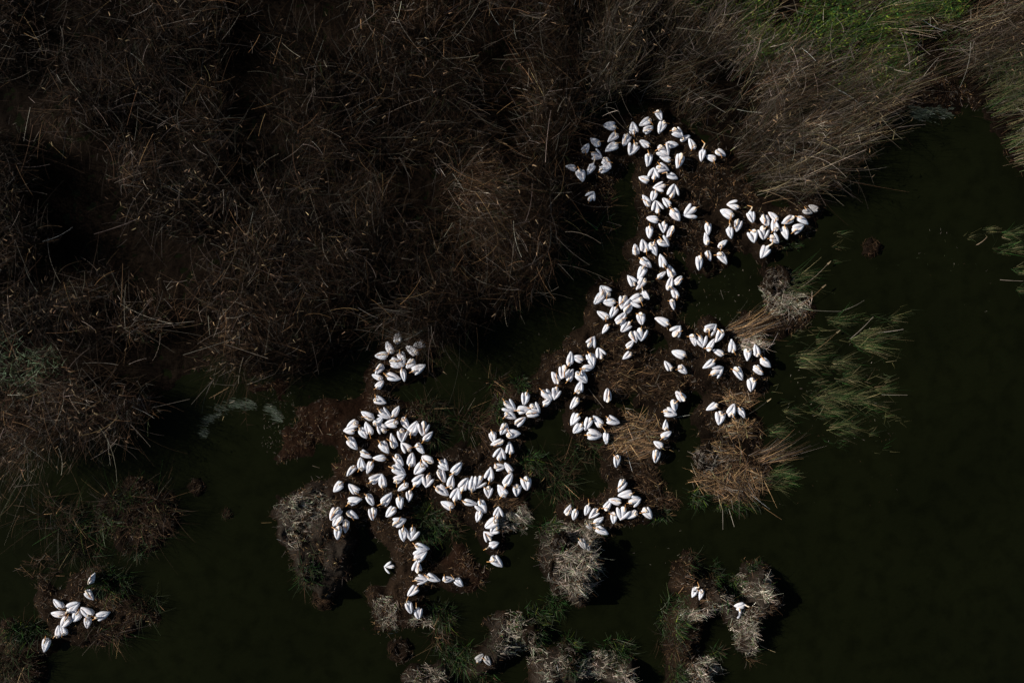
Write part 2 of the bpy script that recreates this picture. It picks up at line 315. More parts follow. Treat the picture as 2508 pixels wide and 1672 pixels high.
for poly, c, h in LANDS:
    h = h * (2.3 if c is ASH else 1.9 if c is TAN else 1.7 if c is PEAT else 1.2)
    f = 1 - h / H
    k = inpoly(GP, [((a - CU) * f + CU, (b - CV) * f + CV) for a, b in poly]).reshape(XX.shape)
    land = np.maximum(land, k * h * (np.clip(n_mid(XX * 1.6 + 5, YY * 1.6) * 1.7 + .05, .4, 1.25) if c is ASH else 1.0)); tintc[k] = c
for poly in (BED_L, BED_T):
    land = np.maximum(land, inpoly(GP, poly).reshape(XX.shape) * 0.10)
for i, (hu, hv, tu, tv, f) in enumerate(BIRDS):
    if i in SWIM: continue
    bx, by, _ = px((hu + tu) / 2, (hv + tv) / 2, 0.3)
    d = np.hypot(XX - bx, YY - by) + (n_small(XX, YY) - 0.5) * 0.35
    land = np.maximum(land, np.where(d < 0.62, 0.34, 0)); tintc[d < 0.55] = np.array(TAN) * 0.75 + np.array(PEAT) * 0.25
def blur(a, r):
    for ax in (0, 1):
        acc = np.zeros_like(a)
        for s in range(-r, r + 1): acc += np.roll(a, s, axis=ax)
        a = acc / (2 * r + 1)
    return a
hm = blur(blur(land, 2), 1)
for k in range(3): tintc[:, :, k] = blur(tintc[:, :, k], 2)
ashy = blur((tintc[:, :, 0] > 0.0215).astype(float), 1)
ZZ = -0.075 + hm * 1.15 + (n_small(XX, YY) - 0.5) * 0.17 * (0.5 + hm * 1.5) + (n_fine(XX, YY) - 0.5) * 0.15 * (0.5 + hm) + ashy * ((n_small(XX + 3, YY) - .5) * .35 + (n_fine(XX, YY + 5) - .5) * .16)
shade_n = (0.55 + 0.9 * n_mid(XX + 7, YY - 5))[:, :, None]
TC = tintc * shade_n
def ground_z(x, y):
    i = np.clip(((np.asarray(x) - GX0) / GS).astype(int), 0, len(gx) - 1); j = np.clip(((np.asarray(y) - GY0) / GS).astype(int), 0, len(gy) - 1)
    return np.maximum(ZZ[i, j], 0.0)

ni, nj = XX.shape
idx = np.arange(ni * nj).reshape(ni, nj)
Q = np.stack([idx[:-1, :-1], idx[1:, :-1], idx[1:, 1:], idx[:-1, 1:]], -1).reshape(-1, 4)
keep = ZZ.ravel()[Q].max(axis=1) > -0.06
Q = Q[keep]
used = np.unique(Q); rm = np.full(ni * nj, -1); rm[used] = np.arange(len(used))
GV = np.stack([XX, YY, ZZ], -1).reshape(-1, 3)[used]
ground = link_obj('mud_bank', quad_mesh('mud_bank', GV, rm[Q], TC.reshape(-1, 3)[used], smooth=True), M_MUD)
tag(ground, 'dark peat mud banks and islets rising out of the lake', kind='structure')

wm = bpy.data.meshes.new('water'); wm.from_pydata([(-900, -900, 0), (900, -900, 0), (900, 900, 0), (-900, 900, 0)], [], [(0, 1, 2, 3)])
water = link_obj('water', wm, M_WATER); tag(water, 'dark green turbid lake water', kind='structure')
# shore beyond the frame, so that the ground carries on behind the reed bed
sm = bpy.data.meshes.new('marsh_ground')
sm.from_pydata([(-900, 27.2, 0.03), (900, 27.2, 0.03), (900, 900, 0.4), (-900, 900, 0.4)], [], [(0, 1, 2, 3)])
_a = sm.attributes.new('col', 'FLOAT_COLOR', 'POINT')
for _i in range(4): _a.data[_i].color = (*PEAT, 1)
shore = link_obj('marsh_ground', sm, M_MUD); tag(shore, 'flat dark marsh ground behind the reed bed', kind='structure')

# ------------------------------------------------------------------ reed beds
BROWN, GREY, STRAW, DARK, GREEN, LIME, DULL = ((0.060, 0.034, 0.0180), (0.145, 0.118, 0.092), (0.35, 0.208, 0.098), (0.016, 0.0085, 0.0045),
                                              (0.020, 0.052, 0.012), (0.085, 0.115, 0.014), (0.034, 0.041, 0.018))
PALE = (0.33, 0.275, 0.215)
def palette(N, weights):
    cols = np.array([c for c, w in weights]); ws = np.array([w for c, w in weights], float); ws /= ws.sum()
    c = cols[rng.choice(len(cols), N, p=ws)]
    return np.clip(c * np.exp(rng.normal(-0.1, 0.42, (N, 1))) * rng.uniform(0.93, 1.07, (N, 3)), 0, 0.6)

def scatter(poly, density, clump=0.0):
    P = np.array(poly, float); u0, v0 = P.min(0); u1, v1 = P.max(0)
    A = (u1 - u0) * (v1 - v0) * S * S; n = int(A * density)
    q = np.stack([rng.uniform(u0, u1, n), rng.uniform(v0, v1, n)], 1)
    x = (q[:, 0] - CU) * S; y = (CV - q[:, 1]) * S
    w = np.stack([q[:, 0] + (n_mid(x, y) - .5) * 30, q[:, 1] + (n_mid(x + 9, y + 3) - .5) * 30], 1)
    k = inpoly(w, poly)
    for hp in HOLES: k &= ~(inpoly(w, hp) & (rng.random(n) < .93))
    if clump: k &= (0.55 * n_mid(x + 3, y - 8) + 0.45 * n_small(x, y)) > clump * rng.uniform(0.7, 1.2, n)
    return q[k], x[k], y[k]

GREEN_PATCH = [(1640, 50), (1700, -20), (1760, -200), (2420, -200), (2380, 60), (2320, 130), (2230, 190), (2140, 260), (2060, 290), (2000, 210), (1940, 160), (1820, 150), (1740, 90)]
HOLES = [[(395, 800), (440, 765), (500, 765), (535, 800), (530, 880), (500, 960), (440, 990), (395, 930), (385, 860)], [(25, 770), (90, 760), (110, 830), (60, 850), (20, 820)],
         [(770, 860), (820, 850), (830, 880), (780, 900)], [(360, 380), (420, 395), (440, 450), (380, 440)], [(90, 180), (160, 170), (180, 250), (110, 260)]]
GREEN_RIGHT = [(2380, 160), (2760, 200), (2760, 500), (2540, 440), (2460, 380), (2400, 270)]
GREEN_LEFT = [(-200, 820), (60, 825), (170, 850), (190, 880), (110, 935), (0, 955), (-200, 955)]

def painted_shade(q):
    # shade of the left bed painted into the stem colour, fading towards the right
    return np.where(q[:, 0] < 1440, 1.0, np.clip(.45 + (q[:, 0] - 1560) / 700, .45, 1.0))

_el = np.array(BED_L[2:-1], float); _A, _B = _el[:-1], _el[1:]
def edge_dist(q):
    """pixels to the open edge of the big left bed, where the stems stand tallest and closest"""
    d = np.full(len(q), 1e9)
    for a_, b_ in zip(_A, _B):
        ab = b_ - a_; t_ = np.clip(((q - a_) @ ab) / (ab @ ab), 0, 1); d = np.minimum(d, np.linalg.norm(q - a_ - t_[:, None] * ab, axis=1))
    return d
BULGE = [(200, 735), (420, 735), (410, 990), (150, 1070), (-230, 1110), (-230, 960), (60, 930)]
def curve_pt(base, lean, bend, h, droop, t):
    t = t[:, None]
    xy = base[:, :2] + lean * t + bend * t * t
    return np.concatenate([xy, (base[:, 2:3] + h[:, None] * (t - droop[:, None] * t * t))], 1)

def reed_bed(name, poly, clump_d, per, hgt, label, weights, tangle_w, lean_fn, plume_rate, gap, tone, tangle_f, wid):
    """stems grow in leaning clumps with bare black gaps between them"""
    parts = []
    qc, xc, yc = scatter(poly, clump_d * 2.2)
    k = (edge_dist(qc) < 70) | (rng.random(len(qc)) < 1 / 2.2); qc, xc, yc = qc[k], xc[k], yc[k]
    dens = 0.6 * n_big(xc + 17, yc - 40) + 0.4 * n_mid(xc + 3, yc - 8)
    ed = edge_dist(qc); k = (dens > gap) | (ed < 70); qc, ed, xc, yc, dens = qc[k], ed[k], xc[k], yc[k], dens[k]
    M = len(xc)
    greenc = inpoly(qc, GREEN_PATCH) & (rng.random(M) < .86); gleft = inpoly(qc, GREEN_LEFT)
    hc = hgt * (0.45 + 0.95 * n_big(xc, yc)) * rng.uniform(.75, 1.2, M) * np.where(inpoly(qc, BULGE), 1.3, 1.0)
    hc = np.where(ed < 70, np.maximum(hc, hgt) * 1.15, hc)
    hc = np.where(gleft, hc * .25, hc)
    hc = np.where(greenc & (rng.random(M) < .93), hc * .3, hc)
    lc = lean_fn(xc, yc, M) + rng.normal(0, .10, (M, 2))
    tonec = tone * painted_shade(qc) * np.exp(rng.normal(-.1, .6, M)) * (0.35 + 1.3 * n_big(xc - 13, yc + 31))
    tonec = tonec * np.where(inpoly(qc, BULGE), 2.4, 1.0)  # sunlight on the bulge painted in as a brighter stem tone
    npc = (per * rng.uniform(.5, 1.5, M)).astype(int)
    npc = np.where(greenc, npc * 2, npc)
    ci = np.repeat(np.arange(M), npc); N = len(ci)
    ang = rng.uniform(0, 2 * math.pi, N); rad = np.sqrt(rng.random(N)) * np.where(greenc, .9, rng.uniform(.6, 1.7, M))[ci]
    off = np.stack([np.cos(ang) * rad, np.sin(ang) * rad], 1)
    x, y = xc[ci] + off[:, 0], yc[ci] + off[:, 1]
    q = np.stack([x / S + CU, CV - y / S], 1)
    bird_d = np.full(N, 9.0)
    for b_ in BIRDS: bird_d = np.minimum(bird_d, np.hypot(x - ((b_[0] + b_[2]) / 2 - CU) * S, y - (CV - (b_[1] + b_[3]) / 2) * S))
    k = (inpoly(q, poly) | (rng.random(N) < .12)) & (bird_d > .8)
    x, y, q, ci, off = x[k], y[k], q[k], ci[k], off[k]; N = len(ci)
    h = hc[ci] * rng.uniform(.55, 1.12, N)
    lean = (lc[ci] + off * .05 + rng.normal(0, .13, (N, 2))) * h[:, None]
    bend = lean * rng.uniform(0, .7, (N, 1)) + rng.normal(0, .10, (N, 2)) * h[:, None]
    green = greenc[ci]
    c = palette(N, weights) * tonec[ci][:, None]
    c[green] = palette(int(green.sum()), [(GREEN, 5), (LIME, 2), (BROWN, 2), (DARK, 1.5)]) * 1.1
    gl = gleft[ci]; c[gl] = palette(int(gl.sum()), [((.24, .33, .19), 3), (GREEN, 2), (DULL, 1)])
    gr = inpoly(q, GREEN_RIGHT) & (rng.random(N) < .6); c[gr] = palette(int(gr.sum()), [(DULL, 3), (GREEN, 1), ((.09, .08, .035), 2)]) * 1.5
    droop = rng.uniform(0, .22, N)
    base = np.stack([x, y, ground_z(x, y)], 1)
    parts.append(ribbons(base, lean, h, bend, rng.uniform(*wid, N), c, 4, droop=droop, flat=.35))
    # leaves hang off the stems
    li = rng.integers(0, N, int(N * .75)); t = rng.uniform(.2, .95, len(li)); n = len(li)
    P = curve_pt(base[li], lean[li], bend[li], h[li], droop[li], t)
    a = np.arctan2(lean[li, 1], lean[li, 0]) + rng.normal(0, 1.0, n); gg = green[li]
    r = np.where(gg, rng.uniform(.06, .18, n), rng.uniform(.12, .5, n))
    d2 = np.stack([np.cos(a), np.sin(a)], 1) * r[:, None]
    lc_ = c[li] * rng.uniform(.7, 1.3, (n, 1)); lc_[gg] = palette(int(gg.sum()), [(GREEN, 5), (LIME, 3), (DULL, 2)]) * 1.25
    parts.append(ribbons(P, d2, rng.uniform(-.05, .25, n), d2 * .4, np.where(gg, rng.uniform(.04, .085, n), rng.uniform(.012, .026, n)), lc_, 2, droop=1.0, flat=.8))
    # broken tops, each folded over from its own stem
    li = np.where(rng.random(N) < tangle_f * np.where(green, .2, 1) * 2 * n_mid(x + 50, y + 8))[0]; n = len(li)
    P = curve_pt(base[li], lean[li], bend[li], h[li], droop[li], rng.uniform(.45, .9, n))
    a = np.arctan2(lean[li, 1], lean[li, 0]) + rng.normal(0, .9, n); r = rng.gamma(3.0, .38, n) + .3
    d2 = np.stack([np.cos(a), np.sin(a)], 1) * r[:, None]
    b2 = np.stack([-np.sin(a), np.cos(a)], 1) * (r * rng.normal(0, .22, n))[:, None]
    parts.append(ribbons(P, d2, rng.uniform(-.5, .5, n), b2, rng.uniform(.010, .024, n), palette(n, tangle_w) * np.clip(tonec[ci[li]] ** .7, .3, 1.5)[:, None], 5, droop=rng.uniform(0, 1.0, n), flat=.7, taper=.5))
    # feathery plumes on the tallest tips
    li = np.where((rng.random(N) < plume_rate(q)) & (h > hc[ci] * .85) & ~green & ~gl)[0]; n = len(li)
    tips = curve_pt(base[li], lean[li], bend[li], h[li], droop[li], np.ones(n))
    ld = (lean + bend)[li]; ld = ld / (np.linalg.norm(ld, axis=1, keepdims=True) + 1e-6)
    a = rng.normal(0, .8, n); ca, sa = np.cos(a), np.sin(a); ld = np.stack([ld[:, 0] * ca - ld[:, 1] * sa, ld[:, 0] * sa + ld[:, 1] * ca], 1)
    pc = palette(n, [((.22, .15, .085), 3), ((.15, .095, .055), 2)])
    side = np.stack([-ld[:, 1], ld[:, 0]], 1) * rng.normal(0, .06, (n, 1))
    for s_ in range(2):
        parts.append(ribbons(tips, ld * rng.uniform(.12, .24, (n, 1)), rng.uniform(.02, .14, n), ld * .05 + side, rng.uniform(.035, .065, n), pc, 3, droop=.9, flat=.6 * s_, taper=.75))
    V, Q, C = join(parts)
    o = link_obj(name, quad_mesh(name, V, Q, C), M_REED)
    tag(o, label, 'reeds', kind='stuff')
    print(name, M, N, len(Q) * 2)
    return o

def lean_left(x, y, N):
    a = 2 * math.pi * 1.5 * n_big(x + 60, y + 60); m = 0.08 + 0.42 * n_mid(x - 20, y)
    return np.stack([np.cos(a) * m, np.sin(a) * m], 1)
def lean_top(x, y, N):
    edge = np.clip((x - 6) / 14, 0, 1); m = .4 + 1.2 * n_mid(x - 20, y)
    return np.stack([(0.02 + 0.42 * edge) * m, 0.12 * m], 1)
reed_bed('reed_bed', BED_L, 0.95, 110, 3.0, 'wide dark brown reed bed of tangled bent stems filling the upper left',
         [(BROWN, 5), (DARK, 5), (GREY, 0.9), (DULL, 0.7)], [(GREY, 2.2), (BROWN, 7), (PALE, 1.0), (STRAW, .5)], lean_left,
         lambda q: np.where((q[:, 1] > 400) & (q[:, 0] < 680), 0.07, 0.012), 0.42, 0.46, 0.18, (.009, .019))
reed_bed('reed_bed', BED_T, 1.15, 85, 2.6, 'paler reed bed with feathery tops and a green patch along the upper right',
         [(BROWN, 4), (GREY, 3), ((.15, .115, .065), 3), (DARK, 2), (DULL, 1.5)], [(GREY, 4), (PALE, 1.6), (BROWN, 5), (DARK, 1)], lean_top,
         lambda q: 0.05 + 0 * q[:, 0], 0.38, 0.92, 0.18, (.011, .024))
# ------------------------------------------------------------------ single clumps of grass and reed: one object each
STYLE = {  # palette, blade height share, outward spread, random reach, lean x, lean y, width, segs, droop
    'green': ([(GREEN, 4), (LIME, 0.6), (DULL, 4), (BROWN, 1.2), ((.075, .085, .055), 1.5)], 1.0, 0.30, 0.32, 0.05, 0.0, (0.016, 0.034), 3, 0.4),
    'dull':  ([(DULL, 3), (GREEN, 2), (BROWN, 3), (STRAW, 0.25), (DARK, 2)], 1.0, 0.25, 0.5, 0.05, 0.0, (0.012, 0.026), 3, 0.4),
    'stalk': ([(BROWN, 4), (GREEN, 1), (STRAW, 0.25), (GREY, .7), (DARK, 3)], 1.0, 0.35, 0.55, 0.1, 0.05, (0.012, 0.024), 4, 0.4),
    'straw': ([(STRAW, 5), (BROWN, 4), (GREY, 1.2), (DARK, 3), (PALE, .6)], 0.40, 0.0, 1.0, 0.0, 0.0, (0.014, 0.028), 3, 0.9),
    'brown': ([(BROWN, 6), (STRAW, 1.0), (DARK, 4), (GREY, 0.6)], 0.45, 0.0, 0.65, 0.0, 0.0, (0.012, 0.030), 3, 0.8),
    'ash':   ([(GREY, 5), (BROWN, 3), (PALE, 3.0), (DARK, 2), ((.17, .175, .12), 2.5), (GREEN, 1)], 0.6, 0.0, 0.6, 0.0, 0.0, (0.012, 0.026), 2, 0.6),
    'sheaf': ([(BROWN, 4), (STRAW, 2), (GREY, 2.0), (DARK, 2)], 0.5, 0.05, 0.15, 0.75, 0.38, (0.014, 0.024), 4, 0.7),
    'shoot': ([(GREEN, 3), (DULL, 3), ((0.11, 0.10, 0.04), 3), ((.2, .16, .08), .8)], 0.5, 0.1, 0.25, 0.5, 0.06, (0.010, 0.022), 3, 0.35),
}
def tuft_mesh(name, u, v, rx, ry, h, n, style):
    pal, hs, spread, rnd, lx, ly, (w0, w1), segs, droop = STYLE[style]
    cx, cy, _ = px(u, v, h * hs * 0.4)
    cx, cy, _ = px(u, v, h * hs * 0.4 + float(ground_z(cx, cy)))
    rxm, rym = rx * S, ry * S
    a = rng.uniform(0, 2 * math.pi, n); r = np.sqrt(rng.random(n)) * rng.uniform(0.8, 1.1, n)
    r = r * (0.75 + 0.5 * n_small(cx + np.cos(a) * 1.3, cy + np.sin(a) * 1.3))
    ox, oy = np.cos(a) * r * rxm, np.sin(a) * r * rym
    x, y = cx + ox, cy + oy
    hh = h * hs * rng.uniform(0.35, 1.15, n)
    ln = h * rng.uniform(0.5, 1.1, n)[:, None]
    g = rng.normal(0, rnd, (n, 2))
    if style in ('straw', 'brown', 'ash'):      # lying stems: they cross each other instead of fanning out
        la = rng.normal(rng.uniform(-.5, .3), .75, n) + math.pi * (rng.random(n) < .45); lr = np.abs(rng.normal(rnd, .35, n))
        g = np.stack([np.cos(la), np.sin(la)], 1) * lr[:, None]
        x, y = x - g[:, 0] * h * .35, y - g[:, 1] * h * .35
    elif style == 'shoot':                      # blades trailing in the water
        la = rng.normal(.05, .45, n); lr = rng.uniform(.25, 1.2, n)
        g = np.stack([np.cos(la), np.sin(la)], 1) * lr[:, None] - np.array([lx, ly]) * .7
    lean = (np.stack([np.cos(a) * r * spread + lx, np.sin(a) * r * spread + ly], 1) + g) * ln
    pick = n_small(x * 1.7, y * 1.7) + .5 * n_fine(x, y) > (rng.uniform(.55, 1.05, n) if style == 'ash' else rng.uniform(.3, 1.0, n))
    z = ground_z(x, y) - 0.02
    if style in ('straw', 'brown', 'ash'): z = z + rng.uniform(0, 0.35, n) * h * (1 - np.clip(r, 0, 1))
    base = np.stack([x - cx, y - cy, z], 1)
    pc = palette(n, pal) * (.5 + 1.1 * n_mid(x * 1.5 + 8, y * 1.5))[:, None] * {'ash': 2.1, 'straw': 1.2}.get(style, 1.0)
    V, Q, C = ribbons(base[pick], lean[pick], hh[pick], lean[pick] * rng.uniform(-0.1, 0.5, (int(pick.sum()), 1)), rng.uniform(w0, w1, int(pick.sum())), pc[pick], segs, droop=rng.uniform(0, 2 * droop, int(pick.sum())), flat=0.5)
    return quad_mesh(name, V, Q, C), (cx, cy, 0.0)

GROUPNAME = {'green': 'green tussocks', 'dull': 'dull tussocks', 'stalk': 'stalky tussocks', 'straw': 'flattened straw mats', 'brown': 'brown reed heaps',
             'ash': 'grey dead grass mats', 'sheaf': 'leaning reed sheaves', 'shoot': 'shoots standing in the open water'}
NAME = {'green': 'grass_tussock', 'dull': 'grass_tussock', 'stalk': 'reed_clump', 'straw': 'straw_mat', 'brown': 'reed_heap', 'ash': 'dead_grass_mat', 'sheaf': 'reed_sheaf', 'shoot': 'water_shoots'}
CATN = {'green': 'grass', 'dull': 'grass', 'stalk': 'reeds', 'straw': 'dead reeds', 'brown': 'dead reeds', 'ash': 'dead grass', 'sheaf': 'reeds', 'shoot': 'water plants'}
TUFTS = [
    # dead reed heaps and straw mats round the right-hand birds
    (1500, 848, 52, 46, .8, 900, 'brown', 'round tangled brown reed heap in the middle of the colony'),
    (1527, 928, 36, 52, .8, 600, 'brown', 'narrow brown reed heap just below the round heap'),
    (1612, 945, 62, 46, .9, 800, 'brown', 'wide loose brown reed heap with bent stalks right of centre'),
    (1558, 1072, 62, 60, .95, 1500, 'straw', 'large bright straw mat hiding half-shaded pelicans at its right edge'),
    (1586, 1172, 32, 48, .7, 800, 'brown', 'brown reed heap running down from the large bright straw mat'),
    (1632, 1234, 36, 28, .6, 500, 'brown', 'small rounded reed heap at the foot of the brown strip'),
    (1806, 1046, 52, 26, .8, 600, 'straw', 'straw mat directly below the four pelicans on the right'),
    (1813, 976, 42, 20, .8, 350, 'straw', 'thin straw mat directly above the four pelicans on the right'),
    (1762, 1116, 58, 36, .8, 800, 'straw', 'golden straw mat with a grey hollow at its left end'),
    (1798, 1186, 88, 46, .95, 1500, 'straw', 'largest golden straw mat, fringed with green at its lower edge'),
    (1880, 1120, 36, 24, 2.0, 260, 'sheaf', 'long straw sheaf leaning right beside the golden mats'),
    (1815, 808, 34, 22, 2.2, 320, 'sheaf', 'combed brown sheaf sweeping right below the grass ring'),
    (1852, 838, 36, 22, .6, 420, 'ash', 'grey dead grass mat under the combed brown sheaf'),
    (1938, 745, 44, 24, .7, 480, 'ash', 'grey brown dead grass mat below the ring nest with green stalks'),
    (1935, 700, 34, 22, 1.2, 220, 'shoot', 'green stalks bending right out of the ring nest'),
    (1955, 672, 20, 12, 1.3, 60, 'shoot', 'few long stalks reaching up right from the ring nest'),
    # clumps between the chains of birds
    (1048, 1000, 36, 26, 1.0, 320, 'dull', 'spiky green tussock right of the shaded upper left birds'),
    (1068, 1056, 22, 36, .8, 260, 'dull', 'brownish tussock below the spiky green one'),
    (1152, 1032, 44, 36, 1.1, 420, 'stalk', 'dark tussock with thin stalks standing alone in black water'),
    (1208, 940, 26, 24, 1.0, 140, 'stalk', 'sparse brown stalks left of the bright green bush'),
    (1274, 938, 20, 24, .6, 260, 'green', 'small bright green bush above the middle birds'),
    (1216, 1004, 18, 30, .7, 160, 'green', 'thin green tussock left of the curled middle row'),
    (1428, 1102, 38, 30, 1.0, 320, 'dull', 'yellowish tussock with crossed straws above the lower pool'),
    (1300, 1132, 30, 22, .8, 260, 'green', 'green tussock at the right edge of the big left flock'),
    (1362, 1176, 60, 52, 1.1, 620, 'dull', 'broad brown and green tussock right of the big left flock'),
    (1405, 1640, 24, 16, .7, 240, 'green', 'green tussock inside the bottom ash arc'),
    (1050, 1282, 30, 52, .8, 420, 'green', 'tall narrow green tussock inside the lower left loop of birds'),
    (1106, 1288, 22, 36, .6, 240, 'dull', 'dull low tussock beside the tall narrow green one'),
    (1280, 1270, 16, 34, .6, 160, 'ash', 'thin strip of dead grass at the right end of the loop'),
    (1240, 1232, 34, 26, .6, 420, 'brown', 'brown twig heap under the lowest birds of the left flock'),
    (1078, 1510, 28, 30, .9, 320, 'green', 'green tussock at the foot of the lowest left birds'),
    (1074, 1556, 24, 34, 1.0, 260, 'stalk', 'stalky clump trailing long straws into the water below left'),
    (1304, 1528, 40, 34, .9, 480, 'green', 'round green tussock with a hollow, on the middle bottom islet'),
    (1120, 1612, 44, 32, .9, 560, 'green', 'bright green tussock left of the two shaded chicks'),
    (1198, 1582, 16, 26, .7, 160, 'dull', 'small dull tussock above the two shaded chicks'),
    (1190, 1662, 26, 18, .7, 200, 'dull', 'pale tussock cut by the bottom edge below the chicks'),
    (1364, 1478, 24, 28, .9, 300, 'green', 'green tussock hanging off the big ash mound'),
    (1394, 1588, 26, 22, .8, 320, 'green', 'bluish green tussock on top of the bottom ash arc'),
    (1512, 1596, 36, 34, .8, 460, 'green', 'green tussock at the right end of the bottom ash arc'),
    (1346, 1300, 30, 20, .8, 260, 'green', 'green tussock at the upper left of the big ash mound'),
    (1622, 1262, 18, 16, .7, 120, 'green', 'small green tuft below the brown strip'),
    (1696, 1378, 18, 20, .6, 200, 'dull', 'small tussock at the top of the lower right islets'),
    (1752, 1404, 16, 26, .6, 220, 'green', 'narrow green tussock between the two lower right islets'),
    (1802, 1438, 18, 24, .6, 180, 'green', 'dark green tussock above the lower pair of islet birds'),
    (1854, 1404, 20, 22, .6, 220, 'green', 'yellow green tussock crowning the right-hand islet'),
    (1653, 1530, 30, 44, .9, 480, 'green', 'bright green tussock along the outer left islet edge'),
    (1677, 1466, 20, 16, .6, 140, 'green', 'small green tussock below the left pair of islet birds'),
    (1645, 1586, 24, 26, .9, 260, 'stalk', 'reddish stalky clump below the bright green islet edge'),
    (1757, 1604, 18, 18, .7, 140, 'green', 'lone green tuft in the shaded islet bay'),
    (1664, 1656, 26, 24, .8, 260, 'green', 'green tussock cut by the bottom edge near the right islets'),
    (1834, 1618, 14, 12, .6, 90, 'stalk', 'few stalks trailing from the lowest tip of the islets'),
    (120, 1260, 70, 40, 1.5, 420, 'stalk', 'dim reeds with drooping tops left of the big stalk clump'),
    (215, 1275, 60, 40, 1.0, 420, 'green', 'dim weedy patch between the two stalk clumps lower left'),
    (100, 1390, 60, 34, .8, 360, 'brown', 'dark brown heap of dead reeds above the lower left birds'),
    (330, 1258, 92, 66, 1.5, 900, 'stalk', 'big dark clump of stalks in the lower left water'),
    (300, 1222, 40, 26, .7, 240, 'green', 'green tuft inside the big dark stalk clump'),
    (340, 1350, 34, 20, .7, 240, 'green', 'green fringe under the big dark stalk clump'),
    (185, 1345, 46, 34, 1.0, 420, 'dull', 'dull reeds above the lower left birds'),
    (270, 1425, 44, 30, .9, 420, 'green', 'dark green tussock right of the two upper birds lower left'),
    (350, 1490, 34, 30, .9, 320, 'dull', 'dull tussock at the right end of the lower left islet'),
    (250, 1552, 46, 24, 1.1, 360, 'stalk', 'low stalks along the lower edge of the left islet'),
    (60, 1550, 52, 22, 1.0, 420, 'green', 'green reeds at the left edge near the bottom corner'),
    (20, 1640, 44, 34, 1.1, 460, 'dull', 'dull reeds in the bottom left corner'),
    (165, 1310, 50, 30, 1.3, 260, 'stalk', 'sparse reeds with feathery tops above the left islet'),
    (745, 1412, 32, 34, .9, 340, 'green', 'green tussock below the left ash islet'),
    (775, 1368, 22, 26, .7, 220, 'dull', 'dull tussock on the shaded side of the left ash islet'),
    (1408, 592, 40, 34, 1.0, 320, 'stalk', 'brown reed clump in the dark gap right of the reed bed'),
    (1400, 640, 30, 20, .7, 240, 'dull', 'low green clump under the brown reed clump'),
    (1480, 560, 18, 22, .9, 50, 'stalk', 'few dry stalks between reed bed and long column'),
    (1485, 500, 22, 26, 1.2, 70, 'stalk', 'leaning dry stalks beside the lone upper pelican'),
    (1712, 1222, 26, 22, .7, 220, 'green', 'green tussock at the lower left of the golden mats'),
    (1800, 1238, 60, 14, .6, 360, 'green', 'green fringe below the largest golden mat'),
    (1905, 1170, 40, 26, .8, 300, 'shoot', 'green shoots under the long straw sheaf'),
    (1950, 598, 14, 12, .3, 90, 'green', 'right one of two tiny green cushions by the reed tip'),
    (1946 - 22, 600, 12, 12, .3, 80, 'green', 'left one of two tiny green cushions by the reed tip'),
    # shoots in open water on the right
    (2046, 786, 24, 16, 1.0, 110, 'shoot', 'green shoots in open water left of the tall yellow clump'),
    (2120, 832, 36, 26, 1.3, 300, 'shoot', 'tall yellow green clump standing alone in open water'),
    (1962, 880, 26, 20, 1.3, 240, 'shoot', 'yellow green clump nearest to the right-hand birds'),
    (2048, 890, 24, 12, .9, 110, 'shoot', 'flat clump of shoots below the tall yellow clump'),
    (2008, 832, 16, 14, .8, 60, 'shoot', 'dark green shoots between bank and tall yellow clump'),
    (2072, 926, 24, 14, .9, 130, 'shoot', 'green shoots just above the wide water clump'),
    (2008, 936, 18, 8, .7, 60, 'shoot', 'thin shoots left above the wide water clump'),
    (2030, 976, 44, 18, 1.1, 330, 'shoot', 'wide pale clump of shoots in the open water'),
    (2092, 978, 34, 16, 1.1, 190, 'shoot', 'shoots joined to the right of the wide water clump'),
    (2164, 956, 20, 12, .8, 110, 'shoot', 'outermost shoots to the right of the wide clump'),
    (2022, 1010, 40, 14, 1.0, 170, 'shoot', 'loose shoots under the wide water clump'),
    (2060, 1048, 32, 18, 1.0, 170, 'shoot', 'dark green shoots at the lower end of the water plants'),
    (2130, 1060, 12, 8, .5, 40, 'shoot', 'tiny tuft below right of the water plants'),
    (1926, 1010, 14, 8, .6, 40, 'shoot', 'tiny tuft in water right of the straw mats'),
    (1894, 1058, 24, 14, .8, 110, 'shoot', 'green shoots above the long straw sheaf'),
    (2464, 574, 14, 12, .7, 70, 'shoot', 'green tuft second from the right edge'),
    (2492, 572, 14, 12, .8, 70, 'shoot', 'green tuft at the right edge, topmost'),
    (2450, 612, 16, 12, .8, 70, 'shoot', 'yellowish shoots left below the right edge tufts'),
    (2488, 606, 18, 14, .8, 90, 'shoot', 'yellow shoots at the right edge, second from top'),
    (2374, 580, 14, 8, .6, 50, 'shoot', 'lone small tuft in the open water far right'),
    (2420, 564, 14, 10, .6, 50, 'shoot', 'small tuft above a curved floating stalk'),
    (2500, 662, 18, 12, .9, 90, 'shoot', 'green shoots at the right edge, third from top'),
    (2502, 708, 14, 12, .8, 60, 'shoot', 'straw coloured shoots lowest at the right edge'),
    (2184, 780, 12, 8, .7, 40, 'shoot', 'small yellow tuft right above the tall yellow clump'),
    (2190, 826, 10, 6, .6, 30, 'shoot', 'smallest tuft right of the tall yellow clump'),
    (2054, 572, 14, 6, .7, 24, 'shoot', 'few blades floating below the reed bed tip'),
    (2050, 602, 14, 6, .7, 24, 'shoot', 'few green blades in open water under the floating ones'),
    (2046, 640, 10, 6, .6, 24, 'shoot', 'lone green sprig right of the ring nest'),
    # shaggy dead grass on the ash islets
    (1392, 1350, 60, 46, .55, 1100, 'ash', 'shaggy grey top of the big ash mound'),
    (1412, 1422, 52, 42, .55, 900, 'ash', 'shaggy brown grey lower half of the big ash mound'),
    (1452, 1300, 24, 26, .5, 320, 'ash', 'dry grass left of the grey chick'),
